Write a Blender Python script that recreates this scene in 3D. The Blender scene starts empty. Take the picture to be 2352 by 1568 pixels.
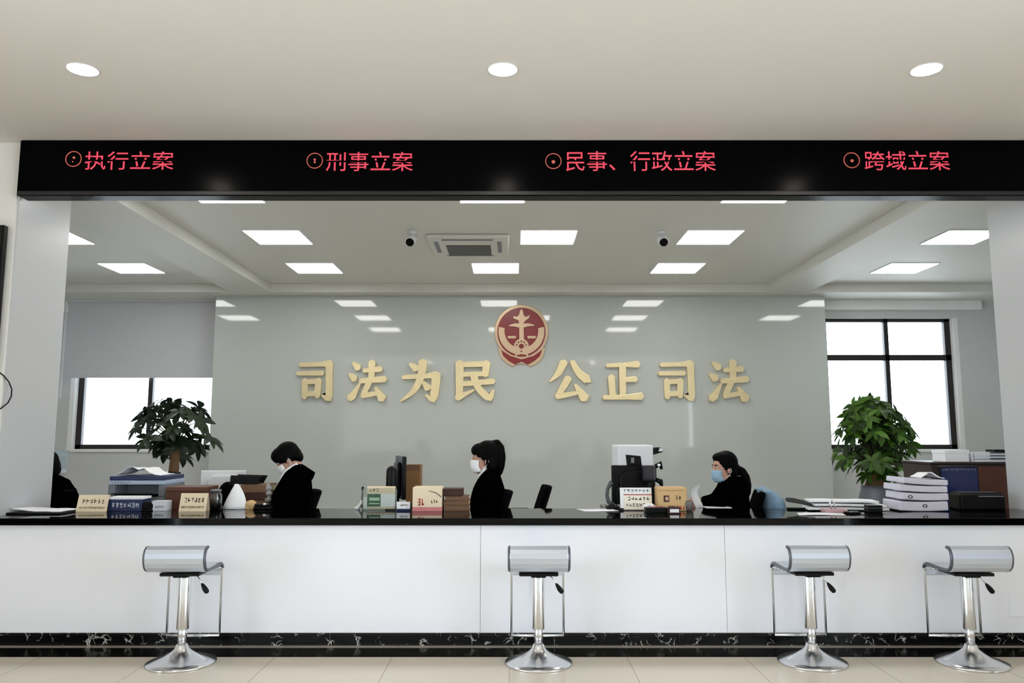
import bpy, bmesh, math, random
from mathutils import Vector, Matrix

# ---------------------------------------------------------------- camera / world / exposure
SC = bpy.context.scene
COL = SC.collection
FPX, CAMH, PITCH = 1800.0, 1.5, math.radians(6.84)
cam_d = bpy.data.cameras.new('camera')
cam_d.sensor_width = 36.0
cam_d.lens = FPX / 2352.0 * 36.0
cam_d.clip_start = 0.05
cam = bpy.data.objects.new('camera', cam_d)
COL.objects.link(cam)
cam.location = (0, 0, CAMH)
cam.rotation_euler = (math.pi / 2 + PITCH, 0, 0)
SC.camera = cam
SC.view_settings.view_transform = 'Standard'
SC.view_settings.look = 'None'
SC.view_settings.exposure = 0.45
SC.view_settings.gamma = 1.0
SC.view_settings.use_curve_mapping = False

SKY = 7.4
PANEL_L = 9.4
DOWN_L = 66.0
w = bpy.data.worlds.new('sky')
SC.world = w
w.use_nodes = True
bg = w.node_tree.nodes['Background']
bg.inputs['Color'].default_value = (0.85, 0.93, 1.03, 1)
bg.inputs['Strength'].default_value = SKY


def portal(name, loc, rot, sx, sy):
    """daylight sampling portal lying in a window opening (gives no light of its own)"""
    l = bpy.data.lights.new(name, 'AREA')
    l.shape = 'RECTANGLE'
    l.size, l.size_y = sx, sy
    l.cycles.is_portal = True
    o = bpy.data.objects.new(name, l)
    COL.objects.link(o)
    o.location = loc
    o.rotation_euler = rot
    return o


LOBBY_Y = -3.0      # plane of the lobby's solid front wall, behind the camera
GY0, GY1 = -2.9, 2.4   # the added side glazing runs between these depths
portal('daylight_added_glazing_left', (-5.98, (GY0 + GY1) / 2, 1.72), (0, -math.pi / 2, 0), 3.4, GY1 - GY0)
portal('daylight_added_glazing_right', (5.98, (GY0 + GY1) / 2, 1.72), (0, math.pi / 2, 0), 3.4, GY1 - GY0)
portal('daylight_office_window_left', (-5.7, 12.42, 2.3), (-math.pi / 2, 0, 0), 2.3, 2.1)
portal('daylight_office_window_right', (5.9, 12.42, 2.3), (-math.pi / 2, 0, 0), 2.3, 2.1)


# ---------------------------------------------------------------- helpers
def lin(c):
    r = []
    for v in c:
        v = v / 255.0
        r.append(v / 12.92 if v <= .04045 else ((v + .055) / 1.055) ** 2.4)
    return (*r, 1.0)


MATS = {}


def pbr(name, rgb, rough=.5, metal=0.0, spec=.5, noise=0.0, nscale=6.0, bump=0.0, bscale=80.0, coat=0.0,
        trans=0.0):
    if name in MATS:
        return MATS[name]
    m = bpy.data.materials.new(name)
    m.use_nodes = True
    nt = m.node_tree
    b = nt.nodes['Principled BSDF']
    c = lin(rgb)
    b.inputs['Base Color'].default_value = c
    b.inputs['Roughness'].default_value = rough
    b.inputs['Metallic'].default_value = metal
    b.inputs['Specular IOR Level'].default_value = spec
    b.inputs['Coat Weight'].default_value = coat
    b.inputs['Transmission Weight'].default_value = trans
    tc = nt.nodes.new('ShaderNodeTexCoord')
    if noise > 0:
        n = nt.nodes.new('ShaderNodeTexNoise')
        n.inputs['Scale'].default_value = nscale
        n.inputs['Detail'].default_value = 4
        r = nt.nodes.new('ShaderNodeMixRGB')
        r.inputs[1].default_value = tuple(v * (1 - noise) for v in c[:3]) + (1,)
        r.inputs[2].default_value = tuple(min(1, v * (1 + noise)) for v in c[:3]) + (1,)
        nt.links.new(tc.outputs['Object'], n.inputs['Vector'])
        nt.links.new(n.outputs['Fac'], r.inputs[0])
        nt.links.new(r.outputs[0], b.inputs['Base Color'])
    if bump > 0:
        n2 = nt.nodes.new('ShaderNodeTexNoise')
        n2.inputs['Scale'].default_value = bscale
        bp = nt.nodes.new('ShaderNodeBump')
        bp.inputs['Strength'].default_value = bump
        bp.inputs['Distance'].default_value = .01
        nt.links.new(tc.outputs['Object'], n2.inputs['Vector'])
        nt.links.new(n2.outputs['Fac'], bp.inputs['Height'])
        nt.links.new(bp.outputs['Normal'], b.inputs['Normal'])
    MATS[name] = m
    return m


def emit(name, rgb, strength):
    if name in MATS:
        return MATS[name]
    m = bpy.data.materials.new(name)
    m.use_nodes = True
    b = m.node_tree.nodes['Principled BSDF']
    b.inputs['Base Color'].default_value = (.02, .02, .02, 1)
    b.inputs['Emission Color'].default_value = lin(rgb)
    b.inputs['Emission Strength'].default_value = strength
    MATS[name] = m
    return m


def glass(name, tint=(1, 1, 1), gloss=.08):
    """thin pane: transparent with a fresnel reflection"""
    if name in MATS:
        return MATS[name]
    m = bpy.data.materials.new(name)
    m.use_nodes = True
    nt = m.node_tree
    nt.nodes.clear()
    out = nt.nodes.new('ShaderNodeOutputMaterial')
    t = nt.nodes.new('ShaderNodeBsdfTransparent')
    t.inputs[0].default_value = (*tint, 1)
    g = nt.nodes.new('ShaderNodeBsdfGlossy')
    g.inputs['Roughness'].default_value = .02
    f = nt.nodes.new('ShaderNodeFresnel')
    f.inputs[0].default_value = 1.3
    mx = nt.nodes.new('ShaderNodeMixShader')
    nt.links.new(f.outputs[0], mx.inputs[0])
    nt.links.new(t.outputs[0], mx.inputs[1])
    nt.links.new(g.outputs[0], mx.inputs[2])
    nt.links.new(mx.outputs[0], out.inputs[0])
    MATS[name] = m
    return m


def leaf_mat(name, rgb, rgb2, transl):
    m = bpy.data.materials.new(name)
    m.use_nodes = True
    nt = m.node_tree
    b = nt.nodes['Principled BSDF']
    out = nt.nodes['Material Output']
    b.inputs['Roughness'].default_value = .42
    b.inputs['Specular IOR Level'].default_value = .3
    g = nt.nodes.new('ShaderNodeNewGeometry')
    mix = nt.nodes.new('ShaderNodeMixRGB')
    mix.inputs[1].default_value = lin(rgb)
    mix.inputs[2].default_value = lin(rgb2)
    nt.links.new(g.outputs['Random Per Island'], mix.inputs[0])
    nt.links.new(mix.outputs[0], b.inputs['Base Color'])
    tr = nt.nodes.new('ShaderNodeBsdfTranslucent')
    nt.links.new(mix.outputs[0], tr.inputs[0])
    ms = nt.nodes.new('ShaderNodeMixShader')
    ms.inputs[0].default_value = transl
    nt.links.new(b.outputs[0], ms.inputs[1])
    nt.links.new(tr.outputs[0], ms.inputs[2])
    nt.links.new(ms.outputs[0], out.inputs[0])
    return m


def marble_mat(name):
    m = bpy.data.materials.new(name)
    m.use_nodes = True
    nt = m.node_tree
    b = nt.nodes['Principled BSDF']
    b.inputs['Roughness'].default_value = .12
    b.inputs['Specular IOR Level'].default_value = .4
    tc = nt.nodes.new('ShaderNodeTexCoord')
    n = nt.nodes.new('ShaderNodeTexNoise')
    n.inputs['Scale'].default_value = 3.2
    n.inputs['Detail'].default_value = 6
    n.inputs['Distortion'].default_value = 1.4
    v = nt.nodes.new('ShaderNodeTexVoronoi')
    v.feature = 'DISTANCE_TO_EDGE'
    v.inputs['Scale'].default_value = 13.0
    ad = nt.nodes.new('ShaderNodeMixRGB')
    ad.blend_type = 'ADD'
    ad.inputs[0].default_value = .35
    nt.links.new(tc.outputs['Object'], ad.inputs[1])
    nt.links.new(n.outputs['Color'], ad.inputs[2])
    nt.links.new(tc.outputs['Object'], n.inputs['Vector'])
    nt.links.new(ad.outputs[0], v.inputs['Vector'])
    r = nt.nodes.new('ShaderNodeValToRGB')
    r.color_ramp.elements[0].position = 0.0
    r.color_ramp.elements[0].color = (.75, .72, .66, 1)
    r.color_ramp.elements[1].position = .05
    r.color_ramp.elements[1].color = (.004, .004, .004, 1)
    n3 = nt.nodes.new('ShaderNodeTexNoise')
    n3.inputs['Scale'].default_value = 11.0
    r3 = nt.nodes.new('ShaderNodeValToRGB')
    r3.color_ramp.elements[0].position = .54
    r3.color_ramp.elements[1].position = .62
    nt.links.new(tc.outputs['Object'], n3.inputs['Vector'])
    nt.links.new(n3.outputs['Fac'], r3.inputs[0])
    mm = nt.nodes.new('ShaderNodeMixRGB')
    mm.inputs[1].default_value = (.004, .004, .004, 1)
    nt.links.new(v.outputs['Distance'], r.inputs[0])
    nt.links.new(r3.outputs[0], mm.inputs[0])
    nt.links.new(r.outputs[0], mm.inputs[2])
    nt.links.new(mm.outputs[0], b.inputs['Base Color'])
    MATS[name] = m
    return m


def tile_mat(name):
    m = bpy.data.materials.new(name)
    m.use_nodes = True
    nt = m.node_tree
    b = nt.nodes['Principled BSDF']
    b.inputs['Roughness'].default_value = .14
    b.inputs['Specular IOR Level'].default_value = .35
    tc = nt.nodes.new('ShaderNodeTexCoord')
    mp = nt.nodes.new('ShaderNodeMapping')
    mp.inputs['Location'].default_value = (.017, .034, 0)
    br = nt.nodes.new('ShaderNodeTexBrick')
    br.offset = 0.0
    br.inputs['Scale'].default_value = 1.0
    br.inputs['Brick Width'].default_value = .8
    br.inputs['Row Height'].default_value = .8
    br.inputs['Mortar Size'].default_value = .0025
    br.inputs['Color1'].default_value = lin((216, 206, 189))
    br.inputs['Color2'].default_value = lin((213, 203, 186))
    br.inputs['Mortar'].default_value = lin((160, 148, 130))
    nt.links.new(tc.outputs['Object'], mp.inputs[0])
    nt.links.new(mp.outputs[0], br.inputs['Vector'])
    nt.links.new(br.outputs['Color'], b.inputs['Base Color'])
    MATS[name] = m
    return m


class MB:
    """collects shapes and links them as ONE mesh object"""

    def __init__(self):
        self.bm = bmesh.new()

    def faces(self, vs, fs):
        v = [self.bm.verts.new(p) for p in vs]
        for f in fs:
            try:
                self.bm.faces.new([v[i] for i in f])
            except ValueError:
                pass
        return v

    def box(self, x0, x1, y0, y1, z0, z1, M=None):
        p = [(x0, y0, z0), (x1, y0, z0), (x1, y1, z0), (x0, y1, z0),
             (x0, y0, z1), (x1, y0, z1), (x1, y1, z1), (x0, y1, z1)]
        if M is not None:
            p = [M @ Vector(q) for q in p]
        self.faces(p, [(0, 3, 2, 1), (4, 5, 6, 7), (0, 1, 5, 4), (1, 2, 6, 5), (2, 3, 7, 6), (3, 0, 4, 7)])
        return self

    def prism(self, poly, y0, y1, M=None):
        """poly: (x,z) outline facing -Y, extruded from y0 (front) to y1"""
        n = len(poly)
        a = sum(poly[i][0] * poly[(i + 1) % n][1] - poly[(i + 1) % n][0] * poly[i][1] for i in range(n))
        if a < 0:
            poly = poly[::-1]
        p = [(x, y0, z) for x, z in poly] + [(x, y1, z) for x, z in poly]
        if M is not None:
            p = [M @ Vector(q) for q in p]
        f = [tuple(range(n)), tuple(range(2 * n - 1, n - 1, -1))]
        f += [(i, n + i, n + (i + 1) % n, (i + 1) % n) for i in range(n)]
        self.faces(p, f)
        return self

    def rings(self, rs, cap=True, closed=False):
        """rs: list of rings (equal-length point lists)"""
        n = len(rs[0])
        vs = [p for r in rs for p in r]
        fs = []
        m = len(rs)
        for i in range(m if closed else m - 1):
            a, b = i * n, ((i + 1) % m) * n
            for j in range(n):
                k = (j + 1) % n
                fs.append((a + j, a + k, b + k, b + j))
        if cap and not closed:
            fs.append(tuple(range(n - 1, -1, -1)))
            fs.append(tuple((m - 1) * n + j for j in range(n)))
        self.faces(vs, fs)
        return self

    def lathe(self, prof, c=(0, 0, 0), n=32):
        c = Vector(c)
        rs = [[c + Vector((max(r, 1e-4) * math.cos(2 * math.pi * j / n), max(r, 1e-4) * math.sin(2 * math.pi * j / n), z))
               for j in range(n)] for r, z in prof]
        return self.rings(rs)

    def tube(self, pts, r, n=10, ends=True):
        pts = [Vector(p) for p in pts]
        m = len(pts)
        rr = r if isinstance(r, (list, tuple)) else [r] * m
        rs = []
        up = None
        for i in range(m):
            t = (pts[min(i + 1, m - 1)] - pts[max(i - 1, 0)]).normalized()
            if up is None:
                up = Vector((0, 0, 1)) if abs(t.z) < .9 else Vector((0, 1, 0))
            a = t.cross(up)
            if a.length < 1e-4:
                a = t.cross(Vector((1, 0, 0)))
            a.normalize()
            b = a.cross(t).normalized()
            up = b
            rs.append([pts[i] + (a * math.cos(2 * math.pi * j / n) - b * math.sin(2 * math.pi * j / n)) * rr[i] for j in range(n)])
        return self.rings(rs, ends)

    def capsule(self, p0, p1, r0, r1, n=14):
        p0, p1 = Vector(p0), Vector(p1)
        t = (p1 - p0).normalized()
        pts, rr = [], []
        for k in range(5):
            a = math.pi / 2 * (1 - k / 4)
            pts.append(p0 - t * r0 * math.sin(a))
            rr.append(max(r0 * math.cos(a), r0 * .05))
        for k in range(5):
            a = math.pi / 2 * k / 4
            pts.append(p1 + t * r1 * math.sin(a))
            rr.append(max(r1 * math.cos(a), r1 * .05))
        return self.tube(pts, rr, n)

    def chain(self, pts, rr, n=14):
        for i in range(len(pts) - 1):
            self.capsule(pts[i], pts[i + 1], rr[i], rr[i + 1], n)
        return self

    def ell(self, c, r, M=None, nu=20, nv=12):
        c = Vector(c)
        rs = []
        for i in range(nv + 1):
            a = -math.pi / 2 + math.pi * i / nv
            q = max(math.cos(a), .01)
            ring = []
            for j in range(nu):
                b = 2 * math.pi * j / nu
                p = Vector((r[0] * q * math.cos(b), r[1] * q * math.sin(b), r[2] * math.sin(a))) + c
                ring.append(M @ p if M is not None else p)
            rs.append(ring)
        return self.rings(rs)

    def sheet(self, grid, th=.0015):
        """grid of points -> thin solid sheet"""
        nr, nc = len(grid), len(grid[0])
        P = [[Vector(p) for p in r] for r in grid]
        N = []
        for i in range(nr):
            row = []
            for j in range(nc):
                a = P[min(i + 1, nr - 1)][j] - P[max(i - 1, 0)][j]
                b = P[i][min(j + 1, nc - 1)] - P[i][max(j - 1, 0)]
                c = a.cross(b)
                row.append(c.normalized() if c.length > 1e-9 else Vector((0, 0, 1)))
            N.append(row)
        vs = [P[i][j] + N[i][j] * th / 2 for i in range(nr) for j in range(nc)]
        vs += [P[i][j] - N[i][j] * th / 2 for i in range(nr) for j in range(nc)]
        o = nr * nc
        fs = []
        for i in range(nr - 1):
            for j in range(nc - 1):
                a, b, c, d = i * nc + j, i * nc + j + 1, (i + 1) * nc + j + 1, (i + 1) * nc + j
                fs.append((a, d, c, b))
                fs.append((o + a, o + b, o + c, o + d))
        edge = [(0, j) for j in range(nc)] + [(i, nc - 1) for i in range(1, nr)] + \
               [(nr - 1, j) for j in range(nc - 2, -1, -1)] + [(i, 0) for i in range(nr - 2, 0, -1)]
        ids = [i * nc + j for i, j in edge]
        for k in range(len(ids)):
            a, b = ids[k], ids[(k + 1) % len(ids)]
            fs.append((a, b, o + b, o + a))
        self.faces(vs, fs)
        return self

    def mesh(self, name):
        me = bpy.data.meshes.new(name)
        bmesh.ops.recalc_face_normals(self.bm, faces=self.bm.faces)
        self.bm.to_mesh(me)
        self.bm.free()
        return me

    def build(self, name, mat, parent=None, bevel=0.0, smooth=False, seg=2, vox=0.0, sm=6):
        me = self.mesh(name)
        if vox > 0:
            me = remesh(me, vox, sm)
            me.name = name
            smooth = True
        if mat is not None:
            me.materials.clear()
            me.materials.append(mat)
        if smooth:
            for p in me.polygons:
                p.use_smooth = True
        o = bpy.data.objects.new(name, me)
        COL.objects.link(o)
        if parent is not None:
            o.parent = parent
        if bevel > 0:
            b = o.modifiers.new('bevel', 'BEVEL')
            b.width = bevel
            b.segments = seg
            b.limit_method = 'ANGLE'
            b.angle_limit = math.radians(40)
        return o


def remesh(me, size, sm):
    o = bpy.data.objects.new('tmp', me)
    COL.objects.link(o)
    r = o.modifiers.new('r', 'REMESH')
    r.mode = 'VOXEL'
    r.voxel_size = size
    if sm:
        s = o.modifiers.new('s', 'SMOOTH')
        s.factor = .5
        s.iterations = sm
    dg = bpy.context.evaluated_depsgraph_get()
    n = bpy.data.meshes.new_from_object(o.evaluated_get(dg))
    bpy.data.objects.remove(o)
    bpy.data.meshes.remove(me)
    return n


def tag(o, label=None, cat=None, group=None, kind=None):
    if label:
        o['label'] = label
    if cat:
        o['category'] = cat
    if group:
        o['group'] = group
    if kind:
        o['kind'] = kind
    return o


def thing(name, label, cat, loc=(0, 0, 0), rz=0.0, group=None):
    o = bpy.data.objects.new(name, None)
    o.empty_display_size = .1
    COL.objects.link(o)
    o.location = loc
    o.rotation_euler = (0, 0, rz)
    return tag(o, label, cat, group)


def kids(o):
    return [c for c in bpy.data.objects if c.parent == o]


def copy_tree(o, parent=None):
    c = o.copy()
    COL.objects.link(c)
    c.parent = parent
    for k in kids(o):
        copy_tree(k, c)
    return c


def at(px, py, Y):
    """point on the depth plane Y seen at photo pixel (px, py)"""
    t = math.atan((784 - py) / FPX) + PITCH
    z = math.tan(t) * Y
    ax = Y * math.cos(PITCH) + z * math.sin(PITCH)
    return Vector(((px - 1176) / FPX * ax, Y, CAMH + z))


def text_mesh(s, size, bold=0.0, depth=.002, bev=0.0, res=4):
    cu = bpy.data.curves.new('t', 'FONT')
    cu.body = s
    cu.size = size
    cu.offset = bold
    cu.extrude = depth
    cu.bevel_depth = bev
    cu.bevel_resolution = 1
    cu.resolution_u = res
    cu.align_x = 'CENTER'
    cu.align_y = 'CENTER'
    o = bpy.data.objects.new('t', cu)
    COL.objects.link(o)
    dg = bpy.context.evaluated_depsgraph_get()
    me = bpy.data.meshes.new_from_object(o.evaluated_get(dg))
    bpy.data.objects.remove(o)
    # stand upright facing -Y, then fit to its own box: width/height centred on the origin
    for v in me.vertices:
        x, y, z = v.co
        v.co = (x, -z, y)
    return me


def fit(me, w, h):
    xs = [v.co.x for v in me.vertices]
    zs = [v.co.z for v in me.vertices]
    cx, cz = (min(xs) + max(xs)) / 2, (min(zs) + max(zs)) / 2
    sx, sz = w / (max(xs) - min(xs)), h / (max(zs) - min(zs))
    for v in me.vertices:
        v.co.x = (v.co.x - cx) * sx
        v.co.z = (v.co.z - cz) * sz
    return me


def put(me, name, mat, parent, loc):
    me.materials.clear()
    me.materials.append(mat)
    o = bpy.data.objects.new(name, me)
    COL.objects.link(o)
    o.parent = parent
    o.location = loc
    return o


def marks(mb, x0, x1, z0, z1, y, n, seed, M=None, th=None):
    """a line of small illegible characters: little stroke clusters"""
    rnd = random.Random(seed)
    cw = (x1 - x0) / n
    h = z1 - z0
    s = th or h * .11
    for i in range(n):
        a = x0 + cw * (i + .1)
        b = x0 + cw * (i + .9)
        for k in range(rnd.choice((2, 3))):
            z = z0 + h * (.1 + .8 * rnd.random())
            q = rnd.random() * .3
            mb.box(a + (b - a) * q, b - (b - a) * rnd.random() * .2, y - .0012, y, z - s / 2, z + s / 2, M)
        for k in range(rnd.choice((1, 2))):
            x = a + (b - a) * (.15 + .7 * rnd.random())
            zz = z0 + h * rnd.random() * .35
            mb.box(x - s / 2, x + s / 2, y - .0012, y, zz, z1 - h * rnd.random() * .2, M)
    return mb


# ---------------------------------------------------------------- materials
M_lobwall = pbr('warm white wall paint', (226, 224, 219), .65, noise=.02)
M_ceil = pbr('warm white ceiling paint', (222, 216, 207), .7, noise=.015, nscale=2)
M_offceil = pbr('office ceiling paint', (214, 213, 206), .55, noise=.015, nscale=2)
M_offwall = pbr('office wall paint', (205, 206, 205), .6, noise=.02)
M_jamb = pbr('satin grey pillar panel', (188, 189, 190), .28, spec=.35, noise=.02, nscale=1.5)
M_feature = pbr('glossy pale grey wall panel', (188, 193, 189), .045, spec=.55, noise=.01)
M_floor = tile_mat('polished beige floor tiles')
M_marble = marble_mat('black veined marble')
M_black = pbr('black granite', (3, 3, 4), .05, spec=.15)
M_fascia = pbr('black acrylic led fascia', (2, 2, 3), .2, spec=.04)
M_counter = pbr('white counter panel', (232, 233, 238), .32, spec=.4, noise=.02, nscale=.7)
M_chrome = pbr('chrome', (222, 223, 225), .2, metal=1, noise=.03)
M_satin = pbr('satin silver stool shell', (196, 202, 212), .3, metal=.55, noise=.02)
M_edge = pbr('dark steel edge', (92, 95, 102), .35, metal=.6)
M_blackpl = pbr('black plastic', (6, 6, 7), .4, spec=.18, noise=.1)
M_blackfab = pbr('black woven fabric', (5, 5, 6), .9, spec=.03, noise=.2, nscale=60)
M_suit = pbr('black suit cloth', (3, 3, 4), .95, spec=.0, noise=.2, nscale=40)
M_hair = pbr('black hair', (3, 3, 3), .6, spec=.06, noise=.2, nscale=50)
M_skin = pbr('skin', (186, 142, 122), .55, noise=.04, nscale=15)
M_white = pbr('white paper', (238, 239, 242), .7, noise=.015)
M_shirt = pbr('white shirt cotton', (236, 236, 238), .8, noise=.02, nscale=30)
M_whitepl = pbr('white plastic', (232, 234, 238), .35, noise=.01)
M_greypl = pbr('grey plastic', (118, 122, 130), .45, noise=.03)
M_alu = pbr('dark bronze window frame', (44, 40, 40), .45, metal=.3, noise=.05)
M_reveal = pbr('white window reveal', (240, 240, 238), .6, noise=.01)
M_blind = pbr('grey blind fabric', (198, 199, 202), .85, noise=.03, nscale=30)
M_gold = pbr('polished brass', (240, 222, 176), .36, metal=.55, noise=.12, nscale=14)
M_red = pbr('deep red enamel', (132, 18, 26), .3, noise=.12, nscale=20)
M_rimgold = pbr('pale gold enamel', (204, 176, 146), .35, metal=.35, noise=.08, nscale=20)
M_wood = pbr('reddish brown wood', (92, 50, 32), .45, noise=.25, nscale=9)
M_dkwood = pbr('dark brown wood', (44, 30, 24), .5, noise=.25, nscale=8)
M_deskwood = pbr('grey laminate desk', (120, 116, 112), .5, noise=.06, nscale=10)
M_kraft = pbr('kraft card', (206, 172, 122), .75, noise=.05, nscale=20)
M_folder = pbr('brown kraft folder', (112, 82, 58), .75, noise=.15, nscale=14)
M_dkfolder = pbr('dark maroon folder', (58, 28, 22), .7, noise=.15, nscale=14)
M_cream = pbr('cream card', (232, 214, 184), .7, noise=.03, nscale=20)
M_navy = pbr('navy blue card', (28, 42, 82), .5, noise=.06)
M_green = pbr('printed green', (24, 92, 60), .5, noise=.2, nscale=25)
M_pink = pbr('printed pink', (206, 128, 128), .6, noise=.1, nscale=30)
M_redink = pbr('red ink', (176, 44, 40), .6)
M_ink = pbr('dark brown ink', (58, 40, 30), .6)
M_blackink = pbr('black ink', (22, 22, 26), .6)
M_lilac = pbr('lilac white folder', (206, 203, 216), .65, noise=.03, nscale=10)
M_denim = pbr('light blue denim', (128, 156, 180), .85, noise=.12, nscale=40)
M_acryl = glass('clear acrylic', (.94, .96, .95))
M_pane = glass('window glass', (.97, .98, .98))
M_led = emit('red led', (240, 66, 92), .72)
M_ledring = emit('led ring', (255, 120, 96), .42)
M_panel = emit('led panel light', (255, 254, 250), PANEL_L)
M_down = emit('downlight lens', (255, 248, 238), DOWN_L)
M_leafL = leaf_mat('dark green leaf', (16, 30, 14), (32, 52, 22), .12)
M_leafR = leaf_mat('fresh green leaf', (18, 42, 10), (84, 126, 40), .25)
M_bark = pbr('pale bark', (120, 92, 62), .8, noise=.25, nscale=18, bump=.4)
M_soil = pbr('potting soil', (40, 30, 24), .95, noise=.3, nscale=40)
M_ceramic = pbr('grey glazed ceramic', (104, 108, 120), .3, noise=.05)
M_darkpot = pbr('mottled dark glazed ceramic', (52, 46, 42), .18, noise=.6, nscale=16)
M_bouncefloor = pbr('pale light bouncing office floor', (204, 201, 194), .7, noise=.08, nscale=30)  # hidden office floor, made pale so bounced light lifts the ceiling
M_grille = pbr('grey air grille', (66, 68, 70), .5, noise=.05)

# ---------------------------------------------------------------- setting
CEIL = 3.75
LX, RX = -3.79, 4.08          # pillar faces either side of the opening
WF, WB = 5.86, 6.55           # front and back plane of the dividing wall


def struct(name, mb, mat, parent=None, bevel=0.0):
    o = mb.build(name, mat, parent, bevel=bevel)
    if parent is None:
        o['kind'] = 'structure'
    return o


struct('floor', MB().box(-6.2, 6.2, LOBBY_Y - .3, 6.0, -.1, 0), M_floor)
struct('floor_border', MB().box(-6.0, 6.0, 5.566, 5.79, 0, .002), pbr('brown black marble border', (15, 12, 10), .15, spec=.3, noise=.8, nscale=7))
struct('floor_office', MB().box(-8.4, 8.4, 6.0, 12.9, -.1, 0), M_bouncefloor)
struct('floor_platform', MB().box(LX, RX, 6.5, 9.0, 0, .12), M_bouncefloor, bevel=.005)
struct('ceiling', MB().box(-6.2, 6.2, LOBBY_Y - .3, 5.95, CEIL, CEIL + .2), M_ceil)
struct('ceiling_office', MB().box(-8.4, 8.4, 5.95, 12.9, CEIL, CEIL + .2), M_offceil)
# ceiling beams (drop .125) round the middle bay
struct('trim_1', MB().box(-4.2, -3.6, WB, 11.5, CEIL - .13, CEIL), M_offceil, bevel=.004)
struct('trim_2', MB().box(3.82, 4.42, WB, 11.5, CEIL - .13, CEIL), M_offceil, bevel=.004)
struct('trim_3', MB().box(-8.2, 8.2, 11.5, 12.42, CEIL - .13, CEIL), M_offceil, bevel=.004)
# lobby shell
struct('wall_left', MB().box(-6.3, -6.0, GY1, 6.0, 0, CEIL).box(-6.3, -6.0, LOBBY_Y, GY1, 3.42, CEIL), M_lobwall)
struct('wall_right', MB().box(6.0, 6.3, GY1, 6.0, 0, CEIL).box(6.0, 6.3, LOBBY_Y, GY1, 3.42, CEIL), M_lobwall)
struct('wall_front', MB().box(-6.0, 6.0, LOBBY_Y - .2, LOBBY_Y, 0, CEIL), M_lobwall)  # unseen wall, left solid to keep bright glazing out of the reflections
# dividing wall: two thick pillars and the lintel behind the fascia
struct('wall_pillar_left', MB().box(-6.0, LX, WF, WB, 0, CEIL), M_jamb)
struct('wall_pillar_right', MB().box(RX, 6.0, WF, WB, 0, CEIL), M_jamb)
struct('wall_front_left', MB().box(-6.0, LX - .012, WF - .02, WF, 0, CEIL), M_lobwall)
struct('wall_front_right', MB().box(RX + .012, 6.0, WF - .02, WF, 0, CEIL), M_lobwall)
struct('wall_lintel', MB().box(LX, RX, 5.93, 6.08, 3.42, CEIL), M_jamb)
# unseen side glazing, added to let in sky light that brightens the lobby
for nm, X in (('window_added_left', -6.1), ('window_added_right', 6.1)):
    wd = thing(nm, None, None, (X, 0, 0))
    wd['kind'] = 'structure'
    f = MB()
    for k in range(5):
        y = LOBBY_Y + (GY1 - LOBBY_Y - .06) * k / 4
        f.box(-.03, .03, y, y + .06, 0, 3.42)
    for z in (0, 2.3, 3.36):
        f.box(-.03, .03, LOBBY_Y, GY1, z, z + .06)
    f.build('window_frame', M_alu, wd)
    MB().box(-.005, .005, LOBBY_Y, GY1, .06, 3.36).build('pane', M_pane, wd)
# office shell
struct('wall_office_left', MB().box(-8.4, -8.2, WB, 12.9, 0, CEIL), M_offwall)
struct('wall_office_right', MB().box(8.2, 8.4, WB, 12.9, 0, CEIL), M_offwall)
struct('wall_office_front_left', MB().box(-8.2, -6.0, 6.3, WB, 0, CEIL), M_offwall)
struct('wall_office_front_right', MB().box(6.0, 8.2, 6.3, WB, 0, CEIL), M_offwall)
WY = 12.3
FL, FR, FY = -4.52, 4.77, 11.8
struct('wall_feature', MB().box(FL, FR, FY, 12.42, 0, CEIL - .13), M_feature, bevel=.004)


def window_wall(name, x0, x1, wx0, wx1, z0, z1):
    b = MB()
    b.box(x0, wx0, WY, WY + .3, 0, CEIL)
    b.box(wx1, x1, WY, WY + .3, 0, CEIL)
    b.box(wx0, wx1, WY, WY + .3, 0, z0)
    b.box(wx0, wx1, WY, WY + .3, z1, CEIL)
    return struct(name, b, M_offwall)


window_wall('wall_back_left', -8.2, -4.5, -6.93, -4.58, 1.27, 3.35)
window_wall('wall_back_right', 4.75, 8.2, 4.86, 7.06, 1.27, 3.35)
struct('trim_4', MB().box(4.77, 7.4, WY - .12, WY, 3.47, 3.62), M_reveal, bevel=.006)
struct('trim_5', MB().box(-8.2, -4.52, WY - .12, WY, 3.45, 3.62), M_reveal, bevel=.006)


def window(name, x0, x1, z0, z1, zt, mull):
    o = thing(name, None, None, ((x0 + x1) / 2, WY, z0))
    o['kind'] = 'structure'
    hw, h = (x1 - x0) / 2, z1 - z0
    r = MB()
    t = .02
    r.box(-hw, -hw + .07, .0, .12, 0, h).box(hw - .07, hw, .0, .12, 0, h)
    r.box(-hw + .07, hw - .07, -.03, .12, -t, .02)
    r.build('window_reveal', M_reveal, o)
    f = MB()
    a, b = -hw + .07, hw - .07
    f.box(a, a + .09, .1, .18, .02, h).box(b - .09, b, .1, .18, .02, h)
    f.box(a, b, .1, .18, .02, .09).box(a, b, .1, .18, h - .05, h)
    m = mull - (x0 + x1) / 2
    f.box(m - .035, m + .035, .1, .18, .06, h)
    if zt:
        f.box(a, b, .1, .18, zt - z0 - .045, zt - z0 + .045)
    f.build('window_frame', M_alu, o, bevel=.004)
    MB().box(a + .05, b - .05, .135, .145, .05, h - .03).build('pane', M_pane, o)
    return o


window('window_1', -6.93, -4.58, 1.27, 3.35, 2.73, -5.72)
window('window_2', 4.86, 7.06, 1.27, 3.35, 2.73, 5.97)

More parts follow.
